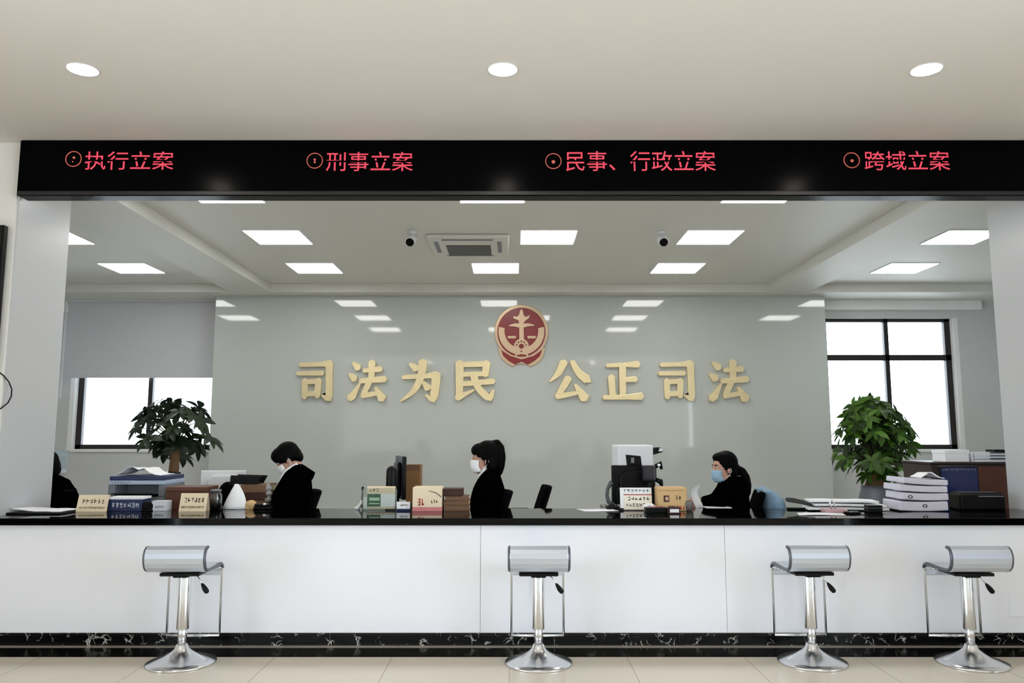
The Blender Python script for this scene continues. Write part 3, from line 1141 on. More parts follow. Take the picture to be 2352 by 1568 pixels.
def person(label, Y, rows, head, neck, arms, hair, hip_px, pitch=0, yaw=0, s=1.0, mask=None, sleeve_r=(.062, .052, .040), extra=None, hand_curl=.8):
    hip = at(hip_px, 1180, Y)
    p = thing('person', label, 'person', (0, 0, 0))
    hz = .64
    low = [(r[0], r[1], r[2], r[3]) for r in rows]
    M = frame_head(at(*head, Y), pitch, yaw, s)
    body = MB()
    torso_rings(body, rows, Y, .86)
    bx = at((rows[-1][0] + rows[-1][1]) / 2, rows[-1][2], Y)
    bw = (at(rows[-1][1], rows[-1][2], Y).x - at(rows[-1][0], rows[-1][2], Y).x) / 2

    def lower(b, k):
        rs = []
        n = 24
        for z, rx, ry, xo in ((bx.z + .005, bw * .96, rows[-1][3] * .98, 0), (hz + .16, .13, .16, .0), (hz + .06, .145, .185, 0), (hz - .03, .13, .18, -.01), (hz - .055, .10, .14, -.01)):
            if z > bx.z + .01:
                continue
            cx = bx.x + (hip.x - bx.x) * min(1, (bx.z - z) / max(.05, bx.z - hz)) + xo
            rs.append([Vector((cx + rx * k * math.cos(t), Y + ry * k * math.sin(t), z)) for t in (2 * math.pi * j / n for j in range(n))])
        b.rings(rs)

    def legs(b, k):
        for sd in (-1, 1):
            h0 = Vector((hip.x, Y + sd * .09, hz - .01))
            kn = Vector((hip.x - .42, Y + sd * .11, hz - .02))
            an = Vector((hip.x - .38, Y + sd * .11, .21))
            b.capsule(h0, kn, .085 * k, .062 * k)
            b.capsule(kn, an, .060 * k, .040 * k)

    lower(body, .88)
    legs(body, .85)
    nk0, nk1 = at(*neck, Y), M @ Vector((-.028, 0, -.055))
    body.capsule(nk0, nk1, .056 * s, .052 * s)
    add_head(body, M)
    for sd in (-1, 1):
        an = Vector((hip.x - .38, Y + sd * .11, .20))
        body.chain([an, an + Vector((-.04, 0, -.045)), an + Vector((-.17, 0, -.055))], [.036, .032, .022])
    jac = MB()
    torso_rings(jac, rows, Y, 1.0)
    lower(jac, 1.0)
    for a in arms:
        sh, el, wr = a['sh'], a['el'], a['wr']
        jac.capsule(sh, el, sleeve_r[0], sleeve_r[1])
        jac.capsule(el, wr, sleeve_r[1], sleeve_r[2])
        jac.capsule(Vector((bx.x * .3 + sh.x * .7, Y, sh.z - .02)), sh, .075, sleeve_r[0])
        body.chain([sh, el, wr, wr + (wr - el).normalized() * .03], [.042, .034, .026, .024])
        add_hand(body, wr + (wr - el).normalized() * .02, a.get('d', wr - el), a.get('up', Vector((0, 0, 1))), a['side'], a.get('curl', hand_curl), .95)
    body.build('body', M_skin, p, vox=.0065, sm=5)
    jac.build('jacket', M_suit, p, vox=.011, sm=7)
    tr = MB()
    legs(tr, 1.0)
    tr.build('trousers', M_suit, p, vox=.012, sm=4)
    for sd in (-1, 1):
        an = Vector((hip.x - .38, Y + sd * .11, .165))
        MB().chain([an + Vector((.03, 0, 0)), an + Vector((-.17, 0, -.012))], [.042, .034]).build('shoe', M_blackpl, p, smooth=True)
    h = MB()
    hair(h, M)
    h.build('hair', M_hair, p, vox=.008, sm=4)
    face_parts(p, M)
    if mask:
        g = []
        for i in range(9):
            v = i / 8
            row = []
            for j in range(13):
                u = -1 + j / 6
                a = u * 1.22
                bul = 1 - .25 * abs(v - .45) ** 1.5
                z = -.006 - .108 * v + .02 * (u * u) * (.5 - v) * 2 * -.5
                r = (.080 + .036 * bul * math.cos(a))
                x = .02 + .098 * math.cos(a) * bul - .018 * max(0, v - .6) * 2 + .004
                y = .069 * math.sin(a) * (1 - .12 * v)
                row.append(M @ Vector((x, y, z)))
            g.append(row)
        mk = MB().sheet(g, .003).build('face_mask', mask, p, smooth=True)
        for sd in (-1, 1):
            pts = [M @ Vector(q) for q in ((.056, sd * .067, .004), (.02, sd * .078, .004), (-.016, sd * .088, .0), (-.022, sd * .088, -.03), (.0, sd * .082, -.06), (.046, sd * .062, -.098))]
            MB().tube(pts, .0018, 6).build('ear_loop', M_white, mk, smooth=True)
    if extra:
        extra(p, M)
    return p


def cap(h, M, back=0.0):
    """hair over the crown and the back of the skull"""
    h.ell((-.026, 0, .042), (.103, .089, .098), M, 26, 16)
    h.ell((-.045, 0, -.005), (.085, .082, .085), M, 26, 16)
    for s in (-1, 1):
        h.ell((-.012, s * .072, .030), (.055, .022, .060), M)


def P3(px, py, Y, dy=0.0):
    q = at(px, py, Y)
    q.y += dy
    return q


def collar(p, Y, pts, w, name='shirt_collar', off=-.0):
    """white shirt collar band following the jacket neckline on both sides"""
    for sd in (-1, 1):
        g = []
        for (px, py, dy), ww in zip(pts, w):
            a = P3(px, py, Y, sd * dy)
            n = Vector((-.75, 0, -.66)).normalized()
            g.append([a - n * .004, a + Vector((-.35, 0, .62)) * ww * .5, a + Vector((-.5, 0, .86)) * ww])
        MB().sheet(g, .006).build(name, M_shirt, p, smooth=True)


# --- woman with head bent down (left)
Y1 = 6.78
def hair1(h, M):
    h.ell((-.024, 0, .046), (.103, .088, .094), M, 26, 16)
    h.ell((-.050, 0, .005), (.078, .078, .075), M, 26, 16)
    h.ell((.030, 0, .070), (.084, .084, .062), M)          # full fringe
    h.ell((.068, 0, .046), (.040, .070, .038), M)
    h.ell((-.078, 0, -.030), (.046, .070, .058), M)        # short bob at the nape
    for s in (-1, 1):
        h.ell((.000, s * .074, .020), (.060, .018, .050), M)
        h.ell((.046, s * .066, .030), (.034, .016, .044), M)


def extra1(p, M):
    collar(p, Y1, ((690, 1071, .045), (681, 1078, .066), (668, 1085, .076), (657, 1097, .072), (649, 1110, .055), (644, 1119, .03)),
           (.040, .046, .040, .034, .028, .012))
    b = MB()   # stiff sailor style flap standing off the shoulders
    for sd in (-1, 1):
        pass
    g = []
    for i in range(7):
        t = i / 6
        row = []
        for j in range(9):
            u = -1 + j / 4
            a = P3(688 + 32 * t, 1064 + 22 * t, Y1)
            a.y += u * (.075 + .085 * t)
            a.x -= .05 * u * u * (1 - .3 * t)
            a.z -= .035 * u * u
            row.append(a)
        g.append(row)
    MB().sheet(g, .018).build('jacket_flap', M_suit, p, smooth=True, bevel=.004)
    q = MB()
    a = P3(712, 1094, Y1)
    q.ell(a, (.022, .10, .035))
    q.build('flap_fold', M_suit, p, smooth=True)


rows1 = [(671, 700, 1068, .06), (664, 706, 1076, .10), (657, 711, 1085, .165), (650, 712, 1097, .195), (642, 713, 1110, .205), (633, 715, 1125, .205),
         (627, 714, 1140, .205), (627, 712, 1155, .20), (631, 711, 1170, .19)]
person('woman in black suit and white collar, head bent down, short black hair, behind counter', Y1, rows1, (661, 1053), (684, 1078),
       [dict(sh=P3(684, 1100, Y1, -.17), el=P3(648, 1158, Y1, -.20), wr=P3(636, 1186, Y1, -.06), side=1),
        dict(sh=P3(684, 1100, Y1, .17), el=P3(648, 1158, Y1, .20), wr=P3(636, 1186, Y1, .06), side=-1)],
       hair1, 668, pitch=math.radians(36), yaw=math.radians(8), s=1.0, mask=M_white, extra=extra1)

# --- woman with high ponytail (middle)
Y2 = 6.78
def hair2(h, M):
    cap(h, M)
    h.ell((.034, 0, .066), (.076, .080, .056), M)
    h.ell((.074, 0, .052), (.032, .062, .030), M)
    for s in (-1, 1):
        h.ell((.046, s * .066, .038), (.030, .014, .036), M)
        h.ell((-.016, s * .078, -.012), (.034, .012, .060), M)
        h.ell((-.038, s * .066, -.055), (.042, .022, .055), M)
    h.ell((-.066, 0, -.05), (.06, .068, .075), M)
    h.ell((-.075, 0, .108), (.030, .030, .026), M)
    h.chain([M @ Vector(q) for q in ((-.075, 0, .112), (-.104, 0, .108), (-.124, 0, .07), (-.130, 0, .0), (-.122, 0, -.07), (-.112, 0, -.12), (-.104, 0, -.155))],
            [.028, .036, .042, .042, .038, .028, .012])


def extra2(p, M):
    collar(p, Y2, ((1126, 1066, .05), (1119, 1074, .060), (1112, 1082, .058), (1105, 1090, .05), (1100, 1098, .032)), (.016, .020, .020, .018, .008))
    MB().ell((-.092, 0, .112), (.018, .030, .026), M).build('hair_tie', M_blackfab, p, smooth=True)


rows2 = [(1120, 1146, 1072, .065), (1113, 1147, 1081, .095), (1104, 1149, 1090, .15), (1096, 1153, 1102, .185), (1088, 1158, 1117, .195), (1083, 1162, 1132, .20),
         (1080, 1165, 1147, .20), (1079, 1166, 1157, .20), (1081, 1163, 1170, .19)]
person('woman in black suit with high ponytail and white face mask, at the middle desk', Y2, rows2, (1114, 1051), (1128, 1086),
       [dict(sh=P3(1124, 1104, Y2, -.165), el=P3(1128, 1165, Y2, -.205), wr=P3(1072, 1192, Y2, -.14), side=1),
        dict(sh=P3(1124, 1104, Y2, .165), el=P3(1122, 1165, Y2, .205), wr=P3(1072, 1192, Y2, .12), side=-1)],
       hair2, 1112, pitch=math.radians(4), yaw=math.radians(6), s=1.06, mask=M_white, extra=extra2)

# --- woman with low ponytail, blue mask, arm on the desk (right)
Y3 = 6.78
def hair3(h, M):
    cap(h, M)
    h.ell((.010, 0, .092), (.078, .078, .042), M)
    for s in (-1, 1):
        h.ell((.022, s * .066, .062), (.040, .020, .036), M)
        h.ell((-.050, s * .066, -.030), (.044, .024, .060), M)
    h.ell((-.070, 0, -.045), (.058, .066, .070), M)
    h.chain([P3(1693, 1074, Y3), P3(1705, 1082, Y3), P3(1713, 1096, Y3), P3(1717, 1114, Y3), P3(1717, 1132, Y3), P3(1713, 1146, Y3)], [.026, .034, .036, .034, .028, .012])


def extra3(p, M):
    collar(p, Y3, ((1680, 1098, .045), (1672, 1104, .055), (1664, 1110, .045), (1659, 1114, .025)), (.012, .014, .013, .006))
    MB().ell(P3(1697, 1079, Y3), (.03, .032, .034)).build('hair_tie', M_blackfab, p, smooth=True)
    MB().box(*[v for pr in zip((P3(1662, 1120, Y3).x - .006, Y3 - .19, P3(1662, 1120, Y3).z - .011), (P3(1662, 1120, Y3).x + .006, Y3 - .183, P3(1662, 1120, Y3).z + .011)) for v in pr]).build('lapel_badge', M_whitepl, p, bevel=.002)


rows3 = [(1670, 1699, 1092, .07), (1661, 1706, 1100, .12), (1652, 1711, 1110, .18), (1648, 1714, 1120, .195), (1646, 1716, 1132, .20), (1648, 1717, 1145, .20),
         (1652, 1718, 1157, .195), (1656, 1719, 1170, .19)]
person('woman in black suit with low ponytail and blue face mask, arm reaching across the desk', Y3, rows3, (1663, 1073), (1683, 1100),
       [dict(sh=P3(1672, 1122, Y3, -.165), el=P3(1648, 1146, Y3, -.19), wr=P3(1611, 1149, Y3, -.12), side=1, d=Vector((-1, .1, .1)), up=Vector((.15, -.75, .6)), curl=.9),
        dict(sh=P3(1676, 1122, Y3, .165), el=P3(1656, 1150, Y3, .20), wr=P3(1625, 1152, Y3, .12), side=-1)],
       hair3, 1690, pitch=math.radians(8), yaw=math.radians(11), s=1.0, mask=pbr('light blue mask', (150, 182, 206), .7, noise=.08, nscale=40), extra=extra3)

# --- person mostly hidden by the left pillar
Y0 = 6.92
def hair0(h, M):
    cap(h, M)
    h.ell((-.066, 0, -.04), (.06, .07, .07), M)
    h.ell((.04, 0, .07), (.07, .075, .05), M)


rows0 = [(98, 132, 1090, .065), (95, 142, 1097, .12), (88, 150, 1106, .18), (84, 157, 1116, .20), (80, 165, 1128, .21), (78, 172, 1140, .21), (78, 176, 1152, .205), (80, 177, 1170, .195)]
person('person in black mostly hidden behind the left pillar', Y0, rows0, (102, 1072), (114, 1098),
       [dict(sh=P3(122, 1116, Y0, -.17), el=P3(130, 1165, Y0, -.21), wr=P3(80, 1188, Y0, -.12), side=1),
        dict(sh=P3(122, 1116, Y0, .17), el=P3(130, 1165, Y0, .21), wr=P3(80, 1188, Y0, .12), side=-1)],
       hair0, 130, pitch=math.radians(18), s=1.02)

chair = make_chair('black office chair under the woman with bent head')
CP = [(647, Y1, .26, None), (1090, Y2, .03, 'black office chair under the woman with the high ponytail'),
      (1668, Y3, -.22, 'black office chair with a denim jacket on its back, under the blue masked woman'), (74, Y0, .3, 'black office chair under the person behind the left pillar'),
      (1188, 7.45, .05, 'empty black office chair beyond the counter, right of the woman with high ponytail')]
chairs = []
for i, (px, Y, rz, lab) in enumerate(CP):
    o = chair if i == 0 else copy_tree(chair)
    o.location = (at(px, 1180, Y).x, Y, .12)
    o.rotation_euler = (0, 0, rz)
    if lab:
        o['label'] = lab
    chairs.append(o)

# ---------------------------------------------------------------- plants
def plant(label, cx, Y, z0, spread, top, bottom, trunk_pts, trunk_r, mat, nclus, seed, leaf, pot, potmat, pots):
    rnd = random.Random(seed)
    o = thing('potted_plant', label, 'plant', (cx, Y, z0))
    b = MB()
    st = MB()
    for k in range(nclus):
        a = rnd.random() * 2 * math.pi
        rr = math.sqrt(rnd.random())
        zz = bottom + (top - bottom) * rnd.random() ** .8
        mid = (zz - bottom) / (top - bottom)
        env = math.sin(math.pi * min(1, .22 + .70 * mid)) ** .6
        c = Vector((spread * rr * env * math.cos(a), spread * .8 * rr * env * math.sin(a), zz))
        hub = Vector((trunk_pts[-1][0], 0, trunk_pts[-1][2] + (zz - trunk_pts[-1][2]) * .35))
        st.tube([hub * .9, hub * .4 + c * .6 + Vector((0, 0, .04)), c], [.010, .006, .0035], 6)
        out = Vector((c.x, c.y, .12 * spread)).normalized()
        nl = rnd.choice((5, 6, 6, 7))
        ph = rnd.random() * 6
        ax = (out * .8 + Vector((rnd.uniform(-.3, .3), rnd.uniform(-.3, .3), rnd.uniform(.2, .9)))).normalized()
        u = ax.cross(Vector((.3, .1, .9))).normalized()
        v = ax.cross(u)
        for q in range(nl):
            t = ph + 2 * math.pi * q / nl
            d = (u * math.cos(t) + v * math.sin(t) + ax * .25).normalized()
            L = leaf * rnd.uniform(.7, 1.15)
            W = L * rnd.uniform(.17, .23)
            sd = d.cross(ax).normalized()
            pts, rows_ = c.copy(), []
            dd = d.copy()
            for i, wv in enumerate((.08, .6, 1.0, .95, .6, .05)):
                fold = dd.cross(sd) * -.18 * W * wv
                rows_.append([pts - sd * W * wv + fold, pts.copy(), pts + sd * W * wv + fold])
                dd = (dd + Vector((0, 0, -.17))).normalized()
                pts = pts + dd * L / 5
            b.faces([p for r in rows_ for p in r], [(i * 3 + j, i * 3 + j + 1, i * 3 + j + 4, i * 3 + j + 3) for i in range(5) for j in range(2)])
    b.build('foliage', mat, o, smooth=True)
    st.build('branches', pbr('green brown twig', (62, 70, 40), .7, noise=.2), o, smooth=True)
    MB().tube(trunk_pts, trunk_r, 14).build('trunk', M_bark, o, smooth=True)
    MB().lathe(pot, n=36).build('pot', potmat, o, smooth=True)
    MB().lathe(pots, n=24).build('soil', M_soil, o)
    return o


# left plant: pachira in a mottled round pot on a low cabinet
YL = 9.5
qb = at(400, 1126, YL)
zc = qb.z
zt, zbm, zk = at(405, 930, YL).z - zc, at(405, 1052, YL).z - zc, at(405, 1084, YL).z - zc
tp = [(0, 0, zk - .16), (0, 0, zk - .02), (.005, .0, zk + .12), (.01, 0, zbm + .02), (.015, 0, zbm + .16)]
plant('dark leafy plant with a straight trunk in front of the left window', at(403, 1000, YL).x, YL, zc, .56, zt + .02, zbm + .02, tp, [.055, .06, .055, .05, .04], M_leafL, 36, 12, .215,
      [(0, 0), (.075, 0), (.10, .05), (.115, .10), (.105, .16), (.08, .21), (.07, .225), (.062, .225), (.07, .15), (0, .14)], M_darkpot, [(0, .1), (.066, .19), (0, .195)])
cab = thing('low_cabinet', 'low dark cabinet behind the printer carrying the dark leafy plant', 'cabinet', (at(395, 1000, YL).x, YL, 0))
MB().box(-.42, .42, -.25, .25, .06, zc).build('carcass', M_dkwood, cab, bevel=.004)
for s in (-1, 1):
    dd = MB().box(s * .21 - .2, s * .21 + .2, -.27, -.251, .08, zc - .03).build('door', M_dkwood, cab, bevel=.003)
    MB().tube([(s * .04, -.285, zc * .5), (s * .04, -.285, zc * .5 + .12)], .006, 8).build('handle', M_chrome, dd)
MB().box(-.40, .40, -.22, .24, 0, .06).build('plinth', M_blackpl, cab)

# right plant: bushy, swollen forked trunk, tall grey planter
YR = 9.9
cR = at(2008, 1000, YR)
zp = at(2008, 1114, YR).z
tp = [(0, 0, zp - .14), (0, 0, zp + .02), (.0, 0, zp + .12), (.0, 0, zp + .22), (.0, 0, zp + .34)]
plant('bushy bright green plant in a tall grey planter in front of the right window', cR.x, YR, 0, .50, at(2008, 918, YR).z, at(2008, 1092, YR).z, tp, [.14, .135, .10, .07, .05], M_leafR, 120, 9, .19,
      [(0, 0), (.17, 0), (.19, .02), (.23, zp * .6), (.225, zp - .18), (.19, zp - .05), (.185, zp), (.172, zp), (.18, zp - .1), (0, zp - .12)], M_ceramic, [(0, zp - .1), (.178, zp - .06), (0, zp - .055)])


# ---------------------------------------------------------------- things on and behind the counter
def span(x0, x1, y0, y1, Y):
    a, b = at(x0, y0, Y), at(x1, y1, Y)
    return a.x, b.x, a.z, b.z     # x0, x1, ztop, zbottom


def box_thing(name, label, cat, px0, px1, pyt, Y, zb, depth, mat, part='body', bevel=.003, group=None, rz=0.0):
    x0, x1, zt_, _ = span(px0, px1, pyt, 1170, Y)
    o = thing(name, label, cat, ((x0 + x1) / 2, Y + depth / 2, zb), rz, group)
    o_w, o_h = x1 - x0, zt_ - zb
    MB().box(-o_w / 2, o_w / 2, -depth / 2, depth / 2, 0, o_h).build(part, mat, o, bevel=bevel)
    return o, o_w, o_h, -depth / 2


def tent(name, label, px0, px1, pyt, Y, mat, n, seed, rz=0.0):
    """bent card standing as a tent, lettering on the sloping front"""
    x0, x1, zt_, _ = span(px0, px1, pyt, 1170, Y)
    w_, h_ = x1 - x0, zt_ - TOPZ
    o = thing(name, label, 'sign', ((x0 + x1) / 2, Y, TOPZ), rz)
    g = [[(x, y, z) for x in (-w_ / 2, 0, w_ / 2)] for y, z in ((-.03, .0), (-.012, h_ * .5), (.006, h_ - .002), (.011, h_), (.016, h_ - .002), (.034, h_ * .5), (.05, 0))]
    MB().sheet(g, .003).build('card', mat, o)
    T = Matrix.Translation((0, -.0325, 0)) @ Matrix.Rotation(-math.atan2(.036, h_), 4, 'X')
    T = Matrix.Translation((0, -.032, 0)) @ Matrix.Rotation(-math.atan2(.036, h_), 4, 'X')
    marks(MB(), -w_ * .36, w_ * .40, h_ * .50, h_ * .80, 0, n, seed, T).build('lettering', M_ink, o)
    marks(MB(), -w_ * .42, w_ * .42, h_ * .18, h_ * .32, 0, n * 3, seed + 1, T).build('small_print', M_ink, o)
    return o


# far left: black folder with loose white sheets
x0, x1, _, _ = span(-10, 158, 1180, 1180, 6.1)
fo = MB().box(x0, x1, 5.98, 6.30, TOPZ, TOPZ + .012).build('black_folder', M_blackpl, bevel=.002)
tag(fo, 'flat black folder lying on the worktop at the left end', 'folder')
x0, x1, _, _ = span(48, 162, 1176, 1176, 6.15)
g = [[(x0 + (x1 - x0) * u + .02 * v, 6.02 + .24 * v, TOPZ + .016 + .022 * max(0, 1 - u * 1.4) ** 2 * (1 - .4 * v) + .004 * math.sin(u * 7 + v * 3) ** 2) for v in (0, .33, .66, 1)] for u in (0, .1, .2, .35, .5, .7, .85, 1)]
tag(MB().sheet(g, .006).build('loose_papers', M_white, smooth=True), 'loose white papers resting on the black folder by the left pillar', 'papers')

tent('name_card', 'beige tent card with brown lettering, beside the navy box at the left', 181, 249, 1137, 6.22, M_cream, 6, 11)
b, w_, h_, yf = box_thing('tissue_box', 'navy blue box with a white top, second item from the left pillar', 'box', 250, 326, 1142, 6.24, TOPZ, .15, M_navy)
MB().box(-w_ / 2 - .002, w_ / 2 + .002, yf - .002, -yf + .002, h_ - .016, h_ + .003).build('lid', M_white, b, bevel=.003)
marks(MB(), -w_ * .42, w_ * .42, h_ * .25, h_ * .62, yf - .001, 7, 21).build('lettering', M_whitepl, b)
ms = thing('stapler', 'small black stapler between the navy box and the silver card box', 'stapler', (at(338, 1170, 6.24).x, 6.26, TOPZ))
MB().box(-.045, .045, -.03, .03, 0, .014).build('base', M_blackpl, ms, bevel=.004)
MB().prism([(-.045, .016), (.045, .016), (.047, .05), (.02, .075), (-.03, .07), (-.045, .045)], -.022, .022).build('arm', M_blackpl, ms, bevel=.006)
b, w_, h_, yf = box_thing('card_box', 'small silver grey card box right of the black stapler', 'box', 349, 383, 1150, 6.24, TOPZ, .09, pbr('silver card', (206, 208, 216), .4, noise=.05))
marks(MB(), -w_ * .3, w_ * .3, h_ * .3, h_ * .55, yf - .0005, 4, 23).build('lettering', M_greypl, b)

# printer on the left desk
YP = 6.72
x0, x1, zt_, _ = span(250, 377, 1088, 1170, YP)
pw, ph = x1 - x0, zt_ - DZ
pr = thing('printer', 'grey office printer with a dark blue top band, left of the leafy plant pot', 'printer', ((x0 + x1) / 2, YP + .2, DZ))
MB().box(-pw / 2, pw / 2, -.2, .2, 0, ph * .36).box(-pw / 2, -pw / 2 + .06, -.2, .2, ph * .36, ph * .7).box(pw / 2 - .06, pw / 2, -.2, .2, ph * .36, ph * .7)\
    .box(-pw / 2 + .06, pw / 2 - .06, .0, .2, ph * .36, ph * .7).build('body', M_greypl, pr, bevel=.008)
MB().box(-pw / 2 + .01, pw / 2, -.21, .2, ph * .70, ph * .82).build('control_band', pbr('pale blue plastic', (170, 184, 208), .35), pr, bevel=.006)
MB().box(-pw / 2 + .015, pw / 2 - .005, -.215, .19, ph * .82, ph * .94).build('scanner_lid', M_navy, pr, bevel=.006)
marks(MB(), -pw * .44, -pw * .1, ph * .73, ph * .79, -.2105, 7, 31).build('lettering', M_navy, pr)
MB().box(-pw / 2 + .07, pw / 2 - .07, -.30, .0, ph * .33, ph * .36, Matrix.Rotation(-.12, 4, 'X')).build('output_tray', M_blackpl, pr, bevel=.004)
rnd = random.Random(4)
g = []
for i in range(9):
    row = []
    for j in range(6):
        u, v = i / 8, j / 5
        z = .012 + .075 * math.exp(-((u - .3) / .16) ** 2) * (1 - .3 * v) + .05 * math.exp(-((u - .62) / .12) ** 2) + .008 * rnd.random()
        row.append((at(262, 1080, YP).x + (at(368, 1080, YP).x - at(262, 1080, YP).x) * u, YP + .02 + .28 * v, DZ + ph * .94 + z * (.25 + .75 * math.sin(math.pi * (.06 + .9 * u)))))
    g.append(row)
tag(MB().sheet(g, .004).build('crumpled_papers', M_white, smooth=False), 'crumpled white papers heaped on top of the grey printer', 'papers')

b, w_, h_, yf = box_thing('wooden_box', 'reddish brown wooden box with a lid, behind the beige sign', 'box', 383, 470, 1119, 6.55, DZ, .28, M_wood)
MB().box(-w_ / 2 - .004, w_ / 2 + .004, yf - .012, -yf, h_ - .035, h_ + .004).build('lid', M_wood, b, bevel=.006)
tent('desk_sign', 'beige tent card sign in front of the brown wooden box', 416, 476, 1133, 6.24, M_cream, 6, 15)
jx = at(493, 1150, 6.32).x
j = thing('glass_jar', 'round glass jar standing right of the beige sign', 'jar', (jx, 6.34, TOPZ))
MB().lathe([(0, 0), (.04, 0), (.048, .012), (.05, .10), (.044, .13), (.040, .135), (.040, .145), (.036, .145), (.036, .13), (.044, .10), (.043, .012), (0, .006)], n=32).build('glass', pbr('thick clear glass', (225, 230, 228), .04, trans=1.0), j, smooth=True)
MB().lathe([(0, .008), (.040, .014), (.041, .085), (.02, .095), (0, .09)], n=24).build('contents', M_darkpot, j, smooth=True)
MB().lathe([(0, .145), (.042, .145), (.042, .160), (0, .162)], n=32).build('lid', M_greypl, j, smooth=True)


# white monitor back behind the brown files
def monitor(name, label, px0, px1, pyt, Y, mat, rz, h, zb, w=None, thick=.035, scr=None):
    x0, x1, zt_, _ = span(px0, px1, pyt, 1170, Y)
    w = w or (x1 - x0)
    o = thing(name, label, 'monitor', ((x0 + x1) / 2, Y, zb), rz)
    H = zt_ - zb
    # screen faces local +y, back faces the lobby (-y)
    MB().box(-w / 2, w / 2, -thick / 2, thick / 2, H - h, H).build('casing', mat, o, bevel=.008)
    MB().box(-w / 2 + .015, w / 2 - .015, thick / 2, thick / 2 + .002, H - h + .03, H - .015).build('screen', scr or pbr('monitor screen', (12, 14, 18), .15), o)
    MB().prism([(-w * .3, H - h * .92), (w * .3, H - h * .92), (w * .33, H - h * .3), (w * .22, H - h * .14), (-w * .22, H - h * .14), (-w * .33, H - h * .3)], -thick / 2 - .03, -thick / 2).build('rear_housing', mat, o, bevel=.014)
    MB().box(-.04, .04, -.045, -.015, .015, H - h * .5).build('stand_neck', mat, o, bevel=.006)
    MB().box(-.13, .13, -.10, .10, 0, .018).build('stand_base', mat, o, bevel=.006)
    return o


monitor('computer_monitor', 'white monitor turned away, between the leafy plant and the bent woman', 463, 561, 1080, 7.12, M_whitepl, 0.02, .28, DZ)


def bundle(name, label, cat, px0, px1, pyt, pyb, Y, depth, mat, group, seed, zb=None, edge=M_cream, slope=0.0):
    """paper bundle in a folded cover: cover, page block and string"""
    x0, x1, zt_, zb_ = span(px0, px1, pyt, pyb, Y)
    if zb is not None:
        zb_ = zb
    w_, h_ = x1 - x0, zt_ - zb_
    o = thing(name, label, cat, ((x0 + x1) / 2, Y + depth / 2, zb_), random.Random(seed).uniform(-.03, .03), group)
    c = .006
    MB().box(-w_ / 2, w_ / 2, -depth / 2, depth / 2, h_ - c, h_).box(-w_ / 2, w_ / 2, -depth / 2, depth / 2, 0, c)\
        .box(-w_ / 2, w_ / 2, -depth / 2, -depth / 2 + c, c, h_ - c).build('cover', mat, o, bevel=.003)
    MB().box(-w_ / 2 + .004, w_ / 2 - .004, -depth / 2 + c, depth / 2 - .006, c, h_ - c).build('pages', edge, o)
    return o, w_, h_


zc_ = DZ
GRP = 'brown case files beside the woman with bent head'
for i, (t, bb, mt, lab) in enumerate(((1149, 1166, M_folder, 'brown case file at the bottom of the stack left of the bent woman'),
                                      (1131, 1149, M_dkfolder, 'dark brown case file in the middle of the stack left of the bent woman'),
                                      (1113, 1131, M_folder, 'brown case file on top of the stack left of the bent woman'))):
    _, _, h_ = bundle('case_file', lab, 'file', 556 - 4 * (i == 2), 614, t, bb, 6.62, .30, mt, GRP, i, zb=zc_)
    zc_ += h_
tz = zc_
x0, x1, zt_, _ = span(527, 594, 1093, 1114, 6.7)
tr = thing('file_tray', 'black plastic tray leaning on the brown case files', 'tray', ((x0 + x1) / 2 + .02, 6.76, tz))
hh = zt_ - tz
MB().prism([(-.13, 0), (.10, 0), (.135, hh), (-.125, hh + .008)], -.09, -.08).prism([(-.13, 0), (.10, 0), (.135, hh), (-.125, hh + .008)], .08, .09)\
    .prism([(-.13, 0), (.10, 0), (.102, .008), (-.13, .008)], -.08, .08).build('shell', M_blackpl, tr, bevel=.003)
ck = thing('cushion', 'rounded black cushion peeking out behind the curled white sheet', 'cushion', (at(518, 1122, 6.9).x, 6.95, DZ))
MB().ell((0, 0, .11), (.075, .1, .11)).build('pad', M_blackfab, ck, smooth=True)
pbm = MB()
rnd = random.Random(8)
for k in range(9):
    pbm.ell(at(617 + rnd.uniform(-4, 6), 1134 + rnd.uniform(-15, 14), 6.66 + rnd.uniform(-.03, .03)), (.022 + .012 * rnd.random(), .03, .022 + .015 * rnd.random()))
pb = pbm.build('plastic_bag', pbr('crinkled grey plastic', (150, 150, 148), .2, noise=.4, nscale=50, bump=.8, bscale=60), None, vox=.006, sm=1)
tag(pb, 'crinkled grey plastic bag at the right end of the brown case files', 'bag')
x0, x1, zt_, zb_ = span(566, 591, 1146, 1168, 6.44)
pc = MB()
pc.ell(((x0 + x1) / 2, 6.42, TOPZ + .035), ((x1 - x0) / 2, .04, .036)).box(x0 + .01, x1 - .01, 6.39, 6.45, TOPZ, TOPZ + .03)
tag(pc.build('paper_lump', M_kraft, None, vox=.004, sm=1), 'small lump of tan packing paper at the foot of the curled white sheet', 'packing')
x0, x1, zt_, zb_ = span(588, 628, 1156, 1168, 6.44)
pu = thing('punch', 'low black hole punch with a white button, left of the bent woman', 'hole punch', ((x0 + x1) / 2, 6.40, TOPZ))
MB().box(-(x1 - x0) / 2, (x1 - x0) / 2, -.035, .035, 0, .02).box(-(x1 - x0) / 2 + .01, (x1 - x0) / 2 - .01, -.028, .028, .02, .045).build('body', M_blackpl, pu, bevel=.008)
MB().ell((.02, -.03, .042), (.014, .012, .009)).build('button', M_whitepl, pu, smooth=True)
